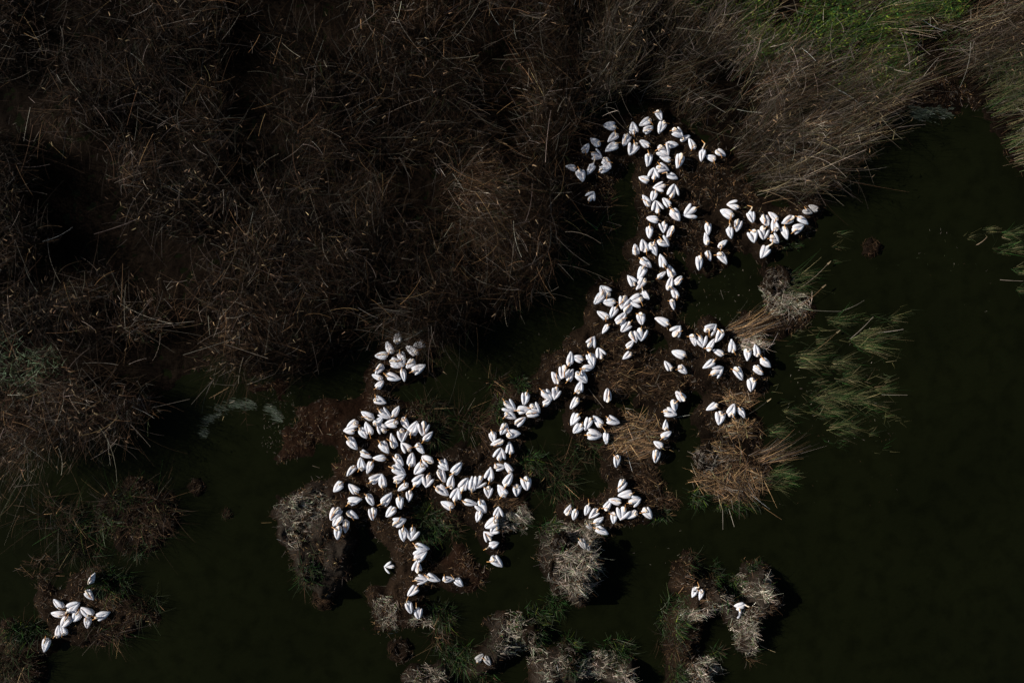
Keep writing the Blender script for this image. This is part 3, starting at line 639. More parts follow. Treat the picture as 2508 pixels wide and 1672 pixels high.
    (1262, 1556, 46, 38, .5, 700, 'ash', 'shaggy grey mat on the middle bottom islet'),
    (1042, 1660, 42, 18, .5, 360, 'ash', 'grey mat cut by the bottom edge, left of the green tussock'),
    (1350, 1640, 48, 30, .5, 560, 'ash', 'grey mat on the left half of the bottom arc'),
    (1470, 1634, 48, 24, .5, 560, 'ash', 'grey mat on the right half of the bottom arc'),
    (1532, 1658, 22, 18, .5, 220, 'ash', 'grey mat at the bottom arc right end'),
    (1674, 1428, 26, 44, .5, 560, 'brown', 'brown shaggy mat beside the left pair of islet birds'),
    (1736, 1470, 20, 24, .5, 260, 'brown', 'brown grass strip right of the left islet pair'),
    (1868, 1448, 36, 34, .5, 600, 'ash', 'round shaggy mat on the right-hand islet'),
    (1890, 1482, 28, 20, .5, 320, 'brown', 'rusty mat at the right tip of the islets'),
    (1828, 1530, 30, 36, .5, 500, 'ash', 'pale mat right below the lower islet birds'),
    (1834, 1580, 22, 24, .5, 260, 'ash', 'pale mat at the lowest tip of the right islet'),
    (1706, 1502, 34, 18, .5, 340, 'ash', 'pale mat in the neck of the islets'),
    (1760, 1482, 34, 26, .5, 340, 'ash', 'dark grey mat between the two pairs of islet birds'),
    (1722, 1650, 44, 24, .5, 460, 'ash', 'pale mat cut by the bottom edge at right'),
    (1650, 1590, 22, 30, .6, 260, 'brown', 'rusty mat under the reddish stalky clump'),
    (745, 1250, 62, 34, .4, 720, 'ash', 'grey shaggy top of the left ash islet'),
    (715, 1300, 34, 44, .4, 420, 'ash', 'grey shaggy left flank of the left ash islet'),
    (800, 1240, 40, 28, .4, 420, 'brown', 'brown mat joining the left ash islet to the birds'),
    (942, 1505, 30, 40, .4, 520, 'ash', 'grey mat left of the lowest left birds'),
    (1035, 1520, 30, 14, .4, 220, 'ash', 'pale mat between lowest left birds and green tussock'),
    (265, 1480, 70, 26, .5, 520, 'brown', 'brown mat beneath the lower left birds'),
    (1250, 1275, 26, 22, .5, 320, 'ash', 'grey grass beside the struggling birds of the loop'),
    (1900, 712, 30, 20, .5, 240, 'ash', 'grey twigs under the ring nest'),
]
from collections import Counter as _Counter
for (u, v, rx, ry, h, n, style, label) in TUFTS:
    if style == 'ash': rx, ry = rx * 1.2, ry * 1.2
    me, loc = tuft_mesh(NAME[style], u, v, rx, ry, h, int(n * {'shoot': 1.0, 'ash': 4.2, 'straw': 1.25, 'sheaf': 1.1, 'green': 1.7, 'dull': 1.2, 'stalk': 1.1, 'brown': 1.3}[style]), style)
    o = link_obj(NAME[style], me, M_GRASS if style in ('green', 'dull', 'shoot') else M_REED)
    o.location = loc
    tag(o, label, CATN[style], GROUPNAME[style])

# ------------------------------------------------------------------ nests, mud rings and driftwood
def ring_nest(u, v, r, h, n, label, col, name='nest', hole=0.45):
    cx, cy, _ = px(u, v, 0.2); z0 = float(ground_z(cx, cy)); cx, cy, _ = px(u, v, z0 + .1); z0 = float(ground_z(cx, cy)); rm_ = r * S
    bm = bmesh.new(); rings = []
    prof = [(1.25, -0.1), (1.1, h * .45), (0.9, h * .85), (0.72, h), (hole, h * .75), (hole * .8, h * .25), (0.0, h * .12)]
    for pr, pz in prof:
        if pr == 0: rings.append([bm.verts.new((0, 0, pz))]); continue
        rings.append([bm.verts.new((math.cos(a) * rm_ * pr * random.uniform(.6, 1.3), math.sin(a) * rm_ * pr * random.uniform(.6, 1.3), pz * random.uniform(.35, 1.2))) for a in [2 * math.pi * k / 18 for k in range(18)]])
    for A, B in zip(rings, rings[1:]):
        for k in range(18):
            if len(B) == 1: bm.faces.new((A[k], A[(k + 1) % 18], B[0]))
            else: bm.faces.new((A[k], A[(k + 1) % 18], B[(k + 1) % 18], B[k]))
    me = bpy.data.meshes.new(name); bm.to_mesh(me); bm.free()
    a = me.attributes.new('col', 'FLOAT_COLOR', 'POINT')
    for i in range(len(me.vertices)): a.data[i].color = (*(np.array(PEAT) * 1.2), 1)
    for p in me.polygons: p.use_smooth = True
    o = link_obj(name, me, M_MUD); o.location = (cx, cy, z0)
    ang = rng.uniform(0, 2 * math.pi, n); rr = rm_ * rng.uniform(hole * 1.05, 1.3, n)
    base = np.stack([np.cos(ang) * rr, np.sin(ang) * rr, h * (0.55 + 0.5 * rng.random(n)) * np.clip(1.5 - rr / rm_, 0.2, 1)], 1)
    ta = ang + math.pi / 2 + rng.normal(0, 1.1, n); L_ = rng.uniform(.15, .5, n)
    d = np.stack([np.cos(ta), np.sin(ta)], 1) * L_[:, None]
    V, Q, C = ribbons(base, d, rng.uniform(-.05, .12, n), -np.stack([np.cos(ang), np.sin(ang)], 1) * (L_ * .4)[:, None], rng.uniform(.012, .022, n), palette(n, col), 3, flat=.7)
    link_obj('twigs', quad_mesh('twigs', V, Q, C), M_REED, o)
    tag(o, label, 'nest' if name == 'nest' else 'mud ring', 'empty nests')
    return o
GT = [(GREY, 4), (PALE, 1), (BROWN, 2)]
ring_nest(1908, 691, 30, .35, 420, 'ring nest of pale twigs with a black hollow beside the cove', GT)
ring_nest(1732, 1122, 26, .3, 260, 'grey nest hollow at the left end of the golden mats', [(GREY, 3), (PALE, 3)])
ring_nest(1372, 1328, 20, .4, 160, 'uppermost dark hollow on the big ash mound', GT)
ring_nest(1362, 1398, 20, .4, 160, 'lower left dark hollow on the big ash mound', GT)
ring_nest(1370, 1432, 18, .4, 140, 'lowest dark hollow on the big ash mound', GT)
ring_nest(1302, 1556, 20, .4, 160, 'dark hollow under the round green tussock', GT)
ring_nest(1396, 1614, 18, .4, 140, 'dark hollow on the left of the bottom arc', GT)
ring_nest(1890, 1466, 20, .4, 180, 'dark hollow near the right tip of the islets', GT)
ring_nest(980, 1592, 27, .22, 200, 'muddy ring of debris alone in the water at bottom left', [(DARK, 3), (BROWN, 2), (GREY, 1)], 'mud_ring', .5)
ring_nest(480, 1192, 17, .18, 120, 'small ring of driftwood in the lower left water', [(DARK, 3), (BROWN, 3), (GREY, .6)], 'mud_ring', .4)
ring_nest(2135, 606, 20, .22, 160, 'dark debris lump alone in the right-hand water', [(DARK, 3), (BROWN, 2)], 'mud_ring', .3)
ring_nest(555, 1258, 10, .14, 60, 'tiny debris lump right of the big dark stalk clump', [(BROWN, 3), (DULL, 2)], 'mud_ring', .3)
ring_nest(1735, 650, 22, .2, 160, 'dark weedy lump below the stack by the cove', [(DARK, 3), (DULL, 2), (BROWN, 1)], 'mud_ring', .3)
ring_nest(790, 1465, 22, .22, 200, 'rusty mud lip at the lowest point of the left islet', [(BROWN, 4), (DARK, 1)], 'mud_ring', .3)

# ------------------------------------------------------------------ single stalks afloat or standing in the water, each its own object
STALKS = [  # u0 v0 u1 v1, bend, label
    (1960, 705, 2027, 647, 10, 'long bent reed with a brown plume above the cove nest'),
    (1950, 752, 2010, 705, 10, 'shorter bent reed with a pale plume beside the ring nest'),
    (2065, 760, 2118, 735, 8, 'arched bare stalk in open water above the tall yellow clump'),
    (1992, 760, 2065, 762, 3, 'straight pale stalk lying flat left of the arched one'),
    (2082, 830, 2140, 775, 6, 'tall dry stem rising from the tall yellow clump'),
    (2150, 815, 2214, 806, 2, 'thin stem pointing right from the tall yellow clump'),
    (1985, 865, 2050, 815, 8, 'bent stalk with a plume over the nearest clump'),
    (2160, 966, 2224, 967, 2, 'straight stalk pointing right from the outermost shoots'),
    (1765, 710, 1775, 732, 1, 'short pale stalk floating in the green cove'),
    (1724, 708, 1730, 716, 1, 'tiny pale chip floating in the cove'),
    (1990, 566, 2005, 562, 1, 'small pale floating stick below the reed tip'),
    (2392, 600, 2425, 578, 8, 'curved pale stalk floating far right'),
    (2450, 685, 2508, 688, 3, 'long thin stalk reaching in from the right edge'),
    (1600, 1040, 1690, 1016, -12, 'long arched straw beyond the large bright straw mat'),
    (1818, 1020, 1876, 982, 5, 'bent stalk with two plumes right of the four pelicans'),
    (1440, 950, 1478, 998, 2, 'thin straight stalk in black water right of middle birds'),
    (1770, 1245, 1771, 1297, 1, 'straight straw pointing down below the largest mat'),
    (1785, 1245, 1799, 1290, 1, 'slanting straw pointing down beside the straight one'),
    (1868, 1240, 1915, 1272, 2, 'straw pointing down right below the largest mat'),
    (1862, 1580, 1900, 1597, 2, 'pair of straws trailing right from the islet tip'),
    (1088, 1570, 1010, 1610, 4, 'long straw trailing down left from the stalky clump'),
    (640, 1280, 662, 1281, 1, 'pale stick left of the left ash islet'),
    (780, 1040, 790, 1065, 1, 'pale stick lying on the rusty mud'),
    (765, 1140, 780, 1147, 1, 'thin straw floating below the rusty mud'),
    (1640, 1650, 1670, 1648, 1, 'stick cut off near the bottom right islets'),
    (1255, 1510, 1275, 1535, 1, 'grey stick above the middle bottom islet'),
    (1760, 1652, 1790, 1650, 1, 'straw floating at the bottom right of the islets'),
    (1290, 730, 1330, 722, -4, 'arched stalk at the tip of the dark reed bed'),
]
for (u0, v0, u1, v1, bd, label) in STALKS:
    p0, p1 = px(u0, v0, 0.05), px(u1, v1, 0.3)
    lift = 0.0 if 'float' in label or 'lying' in label or 'stick' in label else 0.35
    d = p1[:2] - p0[:2]; nrm = np.array((-d[1], d[0])) / (np.linalg.norm(d) + 1e-6) * bd * S
    z0 = float(ground_z(p0[0], p0[1])) + 0.02
    base = np.array([[0, 0, z0]] * 2)
    hh = np.array([lift + .02, lift + .02])
    V, Q, C = ribbons(base, np.repeat((d - nrm)[None], 2, 0), hh, np.repeat(nrm[None], 2, 0), np.array([.026, .02]), palette(2, [(PALE, 2), (STRAW, 1)]), 6, droop=.4, flat=.9, taper=.5)
    parts = [(V, Q, C)]
    o = link_obj('reed_stalk', quad_mesh('reed_stalk', V, Q, C), M_REED); o.location = (p0[0], p0[1], 0)
    tag(o, label, 'stalk', 'single stalks')
    if 'plume' in label:
        tip = V.reshape(2, 7, 2, 3)[0, -1].mean(0); dd = d / np.linalg.norm(d)
        a0 = np.repeat(tip[None], 3, 0); ld = np.repeat(dd[None], 3, 0) * .28
        V, Q, C = ribbons(a0, ld, np.full(3, .04), ld * .1, np.array([.10, .08, .06]), palette(3, [((.34, .25, .15), 1)]), 4, droop=.9, flat=.5, taper=.6)
        link_obj('plume', quad_mesh('plume', V, Q, C), M_REED, o)

# ------------------------------------------------------------------ twig litter on the banks, flecks on the water
n = 120000
i = rng.integers(0, ni, n); j = rng.integers(0, nj, n)
k = (hm[i, j] > 0.06) & ~inpoly(np.stack([UU[i, j], VV[i, j]], 1), BED_L) & ~inpoly(np.stack([UU[i, j], VV[i, j]], 1), BED_T)
i, j = i[k], j[k]
x = XX[i, j] + rng.uniform(-.06, .06, len(i)); y = YY[i, j] + rng.uniform(-.06, .06, len(i))
reps = 6
x = np.concatenate([x + rng.normal(0, .12, len(x)) for _ in range(reps)]); y = np.concatenate([y + rng.normal(0, .12, len(y)) for _ in range(reps)])
k = (n_small(x + 5, y) + .5 * n_mid(x, y - 3)) > rng.uniform(.45, 1.0, len(x)); x, y = x[k], y[k]
N = len(x); a = rng.uniform(0, 2 * math.pi, N); L_ = rng.uniform(.06, .32, N)
d = np.stack([np.cos(a), np.sin(a)], 1) * L_[:, None]
V, Q, C = ribbons(np.stack([x, y, ground_z(x, y) + .012 + rng.uniform(0, .03, N)], 1), d, rng.uniform(-.01, .05, N), d * rng.normal(0, .2, (N, 1)), rng.uniform(.012, .026, N), palette(N, [(BROWN, 7), (DARK, 3), (STRAW, 1.0), (GREY, 2.0)]), 1, flat=.9)
lit = link_obj('twig_litter', quad_mesh('twig_litter', V, Q, C), M_REED)
tag(lit, 'brown twig and straw litter strewn over the mud banks', 'litter', kind='stuff')

FLECK = [(1650, 660, 1850, 800, 140), (2250, 560, 2350, 680, 24), (2080, 800, 2180, 930, 60), (640, 960, 720, 1110, 200), (860, 880, 1200, 980, 30), (1250, 820, 1420, 1000, 40),
         (1500, 1180, 1700, 1400, 20), (1540, 1020, 2200, 1250, 60), (1400, 1080, 1520, 1300, 40), (900, 1300, 1300, 1650, 30), (2100, 600, 2500, 800, 20), (1930, 900, 2200, 1080, 120)]
fx = np.concatenate([rng.uniform(a, c, m) for a, b, c, d_, m in FLECK]); fv = np.concatenate([rng.uniform(b, d_, m) for a, b, c, d_, m in FLECK])
x = (fx - CU) * S; y = (CV - fv) * S; N = len(x); a = rng.uniform(0, 2 * math.pi, N); L_ = rng.uniform(.03, .16, N)
d = np.stack([np.cos(a), np.sin(a)], 1) * L_[:, None]
V, Q, C = ribbons(np.stack([x, y, ground_z(x, y) + .012], 1), d, rng.uniform(0, .02, N), d * .1, rng.uniform(.010, .026, N), palette(N, [(PALE, .7), (GREY, 2), (DULL, 4), (BROWN, 2)]), 1, flat=.95)
fl = link_obj('floating_debris', quad_mesh('floating_debris', V, Q, C), M_REED)
tag(fl, 'small pale flecks of reed floating on the dark water', 'debris', kind='stuff')

# pale scum drifted against the shaded reed edge
def scum(pts, wid, label):
    P = np.array([px(u, v, 0)[:2] for u, v in pts]); t = np.linspace(0, len(P) - 1, 90)
    X = np.interp(t, range(len(P)), P[:, 0]); Y = np.interp(t, range(len(P)), P[:, 1]); Wd = np.interp(t, range(len(P)), wid) * S
    N_ = 1500; k = rng.integers(0, 90, N_); off = rng.normal(0, .45, N_)
    tx = np.gradient(X)[k]; ty = np.gradient(Y)[k]; ll = np.hypot(tx, ty) + 1e-6
    bx = X[k] - ty / ll * off * Wd[k] + rng.normal(0, .06, N_); by = Y[k] + tx / ll * off * Wd[k] + rng.normal(0, .06, N_)
    a = rng.normal(R(165), .12, N_); L_ = rng.uniform(.08, .45, N_)
    d = np.stack([np.cos(a), np.sin(a)], 1) * L_[:, None]
    kk = n_small(bx, by) + n_mid(bx * 2, by * 2) > rng.uniform(.45, 1.1, N_); bx, by, d, N_ = bx[kk], by[kk], d[kk], int(kk.sum())
    V, Q, C = ribbons(np.stack([bx, by, np.full(N_, .008) + rng.uniform(0, .006, N_)], 1), d, np.zeros(N_), d * .1, rng.uniform(.012, .03, N_), palette(N_, [((.055, .065, .045), 3), ((.03, .04, .024), 4), ((.12, .125, .10), 1.2)]), 1, flat=1.0)
    o = link_obj('algae_scum', quad_mesh('algae_scum', V, Q, C), M_GRASS); tag(o, label, 'algae', kind='stuff')
scum([(500, 1070), (512, 1030), (535, 1005), (570, 992), (620, 990), (665, 1000), (690, 1030)], [9, 12, 15, 12, 11, 13, 9], 'pale curved streak of algae on the lower left water')
scum([(2245, 290), (2260, 262), (2300, 255), (2340, 275)], [16, 34, 30, 16], 'pale green algae patch in the upper right inlet')


# thin grass trailing between the water clumps, and droppings round the birds
n = 1300
u = rng.uniform(1880, 2230, n); v = rng.uniform(740, 1110, n); x = (u - CU) * S; y = (CV - v) * S
k = (n_mid(x * 1.3 + 70, y * 2.2) + .6 * n_small(x + 4, y * 2) > .88 + .0011 * np.abs(u - 2040)) & (ground_z(x, y) < .02); x, y = x[k], y[k]
N = len(x); la = rng.normal(.05, .5, N); lr = rng.uniform(.2, .9, N); d = np.stack([np.cos(la), np.sin(la)], 1) * lr[:, None]
V, Q, C = ribbons(np.stack([x, y, np.full(N, .005)], 1), d, rng.uniform(.03, .45, N), d * rng.normal(0, .2, (N, 1)), rng.uniform(.010, .022, N), palette(N, [(GREEN, 3), (DULL, 4), ((.11, .10, .04), 3), ((.2, .16, .08), 1)]), 3, droop=rng.uniform(0, .6, N), flat=.6)
wg = link_obj('water_grass', quad_mesh('water_grass', V, Q, C), M_GRASS); tag(wg, 'thin scattered grass blades trailing in the open water', 'water grass', kind='stuff')
bc = np.array([px((b[0] + b[2]) / 2, (b[1] + b[3]) / 2, .3)[:2] for i, b in enumerate(BIRDS) if i not in SWIM])
P = bc[rng.integers(0, len(bc), 1500)] + rng.normal(0, .38, (1500, 2)); N = 1500
la = rng.uniform(0, 2 * math.pi, N); d = np.stack([np.cos(la), np.sin(la)], 1) * rng.uniform(.02, .10, (N, 1))
V, Q, C = ribbons(np.stack([P[:, 0], P[:, 1], ground_z(P[:, 0], P[:, 1]) + .02], 1), d, rng.uniform(0, .01, N), d * .1, rng.uniform(.012, .04, N), palette(N, [((.22, .21, .19), 1), ((.10, .095, .085), 2)]), 1, flat=1.0)
dr_ = link_obj('droppings', quad_mesh('droppings', V, Q, C), M_REED); tag(dr_, 'whitish droppings and feathers specking the mud among the birds', 'droppings', kind='stuff')

# ------------------------------------------------------------------ pelicans
def loft(bm, st, seg=16, ridge=0.0, rk=5):
    """st: (x, y, z, halfwidth, halfheight) stations along x"""
    rings = []
    for (x, y, z, a, b) in st:
        rings.append([bm.verts.new((x, y + a * (1 + ridge * math.cos(rk * t)) * math.cos(t), z + b * (1 + ridge * math.cos(rk * t)) * math.sin(t))) for t in [2 * math.pi * k / seg for k in range(seg)]])
    for A, B in zip(rings, rings[1:]):
        for k in range(seg): bm.faces.new((A[k], A[(k + 1) % seg], B[(k + 1) % seg], B[k]))
    bm.faces.new(rings[0][::-1]); bm.faces.new(rings[-1])

def tube(bm, pts, seg=12):
    """pts: (x, y, z, r); rings set square to the path"""
    rings = []
    P = [Vector(p[:3]) for p in pts]
    for i, p in enumerate(P):
        d = (P[min(i + 1, len(P) - 1)] - P[max(i - 1, 0)]).normalized()
        s = Vector((0, 1, 0)) if abs(d.y) < .9 else Vector((1, 0, 0))
        u = d.cross(s).normalized(); w = d.cross(u).normalized(); r = pts[i][3]
        rings.append([bm.verts.new(p + (u * math.cos(t) + w * math.sin(t)) * r) for t in [2 * math.pi * k / seg for k in range(seg)]])
    for A, B in zip(rings, rings[1:]):
        for k in range(seg): bm.faces.new((A[k], A[(k + 1) % seg], B[(k + 1) % seg], B[k]))
    bm.faces.new(rings[0][::-1]); bm.faces.new(rings[-1])

BODY = [(-.50, 0, .20, .035, .012), (-.44, 0, .205, .075, .018), (-.36, 0, .205, .085, .045), (-.27, 0, .20, .12, .085), (-.14, 0, .185, .16, .130),
        (0, 0, .180, .185, .162), (.13, 0, .182, .19, .172), (.24, 0, .188, .17, .162), (.32, 0, .20, .125, .13), (.37, 0, .21, .06, .07)]
NECKS = {
    'rest': ([(.24, 0, .24, .075), (.33, 0, .33, .062), (.31, .01, .42, .05), (.22, .02, .45, .045), (.16, .02, .47, .045), (.17, .02, .50, .056), (.22, .02, .505, .052), (.265, .02, .495, .03)], (.25, .02, .495)),
    'turn': ([(.24, 0, .24, .075), (.32, -.02, .33, .062), (.28, -.05, .42, .05), (.18, -.05, .45, .046), (.13, -.01, .47, .047), (.15, .05, .495, .056), (.18, .09, .50, .050), (.20, .12, .49, .03)], (.19, .115, .49)),
    'back': ([(.24, 0, .24, .075), (.34, .0, .33, .062), (.31, .04, .42, .05), (.22, .08, .45, .045), (.12, .09, .455, .046), (.06, .08, .45, .055), (.01, .07, .44, .048), (-.03, .06, .425, .03)], (-.02, .062, .43)),
    'out': ([(.24, 0, .22, .08), (.36, 0, .31, .06), (.42, .01, .42, .048), (.43, .02, .53, .042), (.46, .02, .62, .042), (.51, .03, .665, .052), (.56, .04, .665, .048), (.60, .05, .65, .028)], (.585, .045, .655)),
}
def solid(name, bm, vox, mats, smooth_it=6):
    me = bpy.data.meshes.new(name + '_raw'); bmesh.ops.recalc_face_normals(bm, faces=bm.faces); bm.to_mesh(me); bm.free()
    o = bpy.data.objects.new(name + '_raw', me); COL.objects.link(o)
    m = o.modifiers.new('r', 'REMESH'); m.mode = 'VOXEL'; m.voxel_size = vox
    s = o.modifiers.new('s', 'SMOOTH'); s.factor = .5; s.iterations = smooth_it
    dg = bpy.context.evaluated_depsgraph_get(); dg.update()
    out = bpy.data.meshes.new_from_object(o.evaluated_get(dg)); out.name = name
    bpy.data.objects.remove(o)
    for p in out.polygons: p.use_smooth = True
    out.materials.clear()
    for mm in mats: out.materials.append(mm)
    return out

def body_mesh(kind, mats):
    bm = bmesh.new(); loft(bm, BODY, 20)
    pts, at = NECKS[kind]; tube(bm, pts, 12)
    # short legs and webbed feet under the belly
    for s in (-1, 1):
        tube(bm, [(.02, .07 * s, .10, .022), (.02, .075 * s, .02, .018), (.03, .08 * s, .0, .018)], 8)
        loft(bm, [(-.02, .08 * s, .008, .02, .012), (.06, .085 * s, .008, .045, .012), (.11, .09 * s, .006, .05, .008)], 8)
    me = solid('pelican_' + kind, bm, .016, mats)
    # bare yellowish face skin round the bill root
    A = Vector(at)
    for p in me.polygons:
        if (p.center - A).length < .062: p.material_index = 1
    bm = bmesh.new(); bm.from_mesh(me)
    n0 = len(bm.faces)
    hd = Vector(pts[-3][:3]); fw = (A - hd).normalized(); sd_ = Vector((-fw.y, fw.x, 0)).normalized()
    for s in (-1, 1):
        bmesh.ops.create_icosphere(bm, subdivisions=1, radius=.011, matrix=Matrix.Translation(hd + fw * .035 + sd_ * .048 * s + Vector((0, 0, .012))))
    bm.faces.ensure_lookup_table()
    for f in bm.faces[n0:]: f.material_index = 2
    bm.to_mesh(me); bm.free()
    return me, at

def bill_mesh():
    bm = bmesh.new()
    loft(bm, [(0, 0, 0, .026, .022), (.06, 0, -.004, .022, .015), (.16, 0, -.012, .018, .010), (.28, 0, -.022, .021, .009), (.335, 0, -.032, .014, .008), (.35, 0, -.042, .004, .006)], 10)
    n0 = len(bm.faces)
    loft(bm, [(-.01, 0, -.028, .024, .024), (.06, 0, -.045, .024, .034), (.16, 0, -.045, .018, .026), (.28, 0, -.038, .010, .010), (.325, 0, -.040, .004, .004)], 10)
    for vv in bm.verts: vv.co.x *= 1.02; vv.co.y *= 1.0
    me = bpy.data.meshes.new('bill'); bmesh.ops.recalc_face_normals(bm, faces=bm.faces); bm.to_mesh(me); bm.free()
    for p in me.polygons: p.use_smooth = True
    me.materials.append(M_BILL)
    return me

def wing_mesh(side, name='wing'):
    """folded wing; its origin is the pivot near the tail, so that turning it swings the wrist out"""
    bm = bmesh.new(); ox, oy = -.40, .045
    st = [(-.47, .030, .235, .016, .012), (-.42, .045, .250, .040, .022), (-.33, .070, .272, .064, .036), (-.20, .100, .294, .086, .050), (-.05, .120, .306, .098, .060),
          (.10, .130, .304, .098, .064), (.20, .138, .290, .084, .060), (.27, .145, .272, .054, .046), (.305, .145, .262, .020, .02)]
    seg = 20; rings = []
    for q, (x, y, z, a, b) in enumerate(st):
        ring = []
        for k in range(seg):
            t = 2 * math.pi * k / seg
            rd = 1 + .08 * math.cos(7 * t) * (1 if 0 < q < len(st) - 1 else 0)
            ring.append(bm.verts.new((x - ox, (y - oy + a * rd * math.cos(t)) * side, z + b * rd * math.sin(t) - .02 * math.cos(t))))
        rings.append(ring)
    for A, B in zip(rings, rings[1:]):
        for k in range(seg): bm.faces.new((A[k], A[(k + 1) % seg], B[(k + 1) % seg], B[k]))
    bm.faces.new(rings[0][::-1]); bm.faces.new(rings[-1])
    bmesh.ops.recalc_face_normals(bm, faces=bm.faces)
    me = bpy.data.meshes.new(name); bm.to_mesh(me); bm.free()
    for p in me.polygons: p.use_smooth = True
    me.materials.append(M_FEATHER)
    return me, (ox, oy * side, 0)

BM = {k: body_mesh(k, [M_BODY, M_FACE, M_EYE]) for k in NECKS}
BILL = bill_mesh()
WING = {s: wing_mesh(s) for s in (-1, 1)}

FACING = ['right', 'upper right', 'up', 'upper left', 'left', 'lower left', 'down', 'lower right']
ORD = ['', 'first', 'second', 'third', 'fourth', 'fifth', 'sixth', 'seventh', 'eighth', 'ninth', 'tenth', 'eleventh', 'twelfth', 'thirteenth', 'fourteenth', 'fifteenth', 'sixteenth']
SEEDS = [  # u, v, axis to count along, where
    (1420, 395, 'x', 'in the left hook of the topmost arch'), (1470, 340, 'x', 'on the left shoulder of the topmost arch'),
    (1545, 315, 'x', 'left of the topmost arch peak'), (1612, 290, 'x', 'at the peak of the topmost arch'),
    (1630, 350, 'y', 'inside the topmost arch'), (1715, 355, 'x', 'at the right end of the topmost arch'),
    (1612, 420, 'y', 'where the long column leaves the arch'), (1610, 492, 'y', 'in the long column beside the bare mudflat'),
    (1690, 520, 'x', 'between the long column and mudflat'),
    (1625, 565, 'y', 'in the long column left of the stacked four'), (1590, 605, 'x', 'in the row crossing the long column'),
    (1575, 680, 'y', 'in the left strand of the forked column'), (1640, 700, 'y', 'in the right strand of the forked column'),
    (1735, 610, 'y', 'in the stack left of the green cove'), (1795, 525, 'x', 'in the knot at the mudflat right rim'),
    (1880, 545, 'x', 'in the row above the green cove'), (1970, 525, 'x', 'in the group touching the reed bed tip'),
    (1490, 745, 'x', 'in the left end of the crossbar flock'), (1550, 735, 'x', 'in the right end of the crossbar flock'),
    (1500, 800, 'x', 'just above the round brown reed heap'), (1560, 810, 'x', 'at the right rim of the round heap'), (1640, 800, 'x', 'in the gap right of the round heap'),
    (1540, 852, 'y', 'in shade right of the round heap'), (1735, 825, 'x', 'in the upper row of the right-hand ring'), (1740, 885, 'y', 'in the left column of the right-hand ring'),
    (1845, 880, 'x', 'in the right half of the right-hand ring'), (1660, 890, 'x', 'in the trio above the loose reed heap'), (1650, 1000, 'y', 'in the short line below the loose heap'),
    (1780, 1010, 'x', 'in the four between two straw mats'), (1630, 1085, 'y', 'in shade at the bright straw mat edge'),
    (1430, 880, 'x', 'on the brown slope left of round heap'), (1390, 915, 'x', 'in the cluster low on the brown slope'), (1400, 970, 'x', 'at the foot of the brown slope'),
    (1430, 1040, 'x', 'in the cluster left of bright straw mat'), (1295, 1000, 'x', 'in the curled row left of the slope'), (1225, 1060, 'y', 'in the group under the curled row'),
    (1225, 1120, 'y', 'on the neck above the big left flock'), (1512, 1125, 'y', 'alone below left of the bright straw mat'),
    (975, 850, 'x', 'in the shaded top of the left chain'), (950, 905, 'x', 'in the half-lit part of left chain'), (935, 950, 'y', 'in the thin part of the left chain'),
    (925, 1015, 'x', 'in the top row of big left flock'), (865, 1060, 'x', 'at the left corner of big left flock'), (930, 1050, 'x', 'in the second row of big left flock'),
    (1010, 1050, 'x', 'at the top right of big left flock'), (980, 1100, 'x', 'in the middle of the big left flock'), (890, 1140, 'x', 'at the left rim of big left flock'),
    (950, 1175, 'x', 'in the left centre of big flock'), (1040, 1150, 'x', 'in the right centre of big flock'), (840, 1200, 'x', 'at the far left of big flock'),
    (930, 1230, 'x', 'in the lower left part of flock'), (990, 1215, 'x', 'in the lower middle of big flock'), (835, 1280, 'y', 'in the tight knot by left ash islet'),
    (985, 1290, 'y', 'where the lower left spur begins'), (1110, 1190, 'x', 'in the right arm of big flock'), (1190, 1160, 'x', 'at the upper right arm of big flock'),
    (1215, 1210, 'x', 'at the right tip of big flock'), (1150, 1235, 'x', 'in the lower right arm of flock'), (1215, 1290, 'y', 'in the tangle hanging from right arm'),
    (1030, 1360, 'y', 'in the middle of lower left spur'), (1060, 1420, 'x', 'in the crosswise row of lower spur'), (1010, 1470, 'y', 'at the bottom end of lower spur'),
    (1385, 1255, 'x', 'in the pair above the big ash mound'), (1460, 1260, 'x', 'in the left half of lower right line'), (1540, 1220, 'x', 'in the right half of lower right line'),
    (1430, 1330, 'y', 'right beside the big ash mound'), (225, 1435, 'y', 'in the upper pair on left islet'), (190, 1500, 'x', 'in the cluster on lower left islet'),
    (130, 1570, 'y', 'at the low end of left islet'), (1700, 1450, 'x', 'in the left pair on right islets'), (1810, 1490, 'y', 'in the right pair on right islets'),
]
ALONE = {(1443, 483): 'pelican standing alone with drooped wings left of the long column', (954, 1388): 'pelican afloat with raised wings left of the lower spur',
         (1215, 1375): 'pelican swimming alone below the tangle of the right arm', (1873, 616): 'pelican with turned bill on the muddy knob below the cove row'}
def word_count(s): return len(s.replace(',', ' ').split())
labels = {}
members = {}
cen = [((b[0] + b[2]) / 2, (b[1] + b[3]) / 2) for b in BIRDS]
for i, (u, v) in enumerate(cen):
    al = [k for k in ALONE if math.dist(k, (u, v)) < 16]
    if al: labels[i] = 'white ' + ALONE[al[0]]; continue
    s = min(range(len(SEEDS)), key=lambda q: math.dist(SEEDS[q][:2], (u, v)))
    members.setdefault(s, []).append(i)
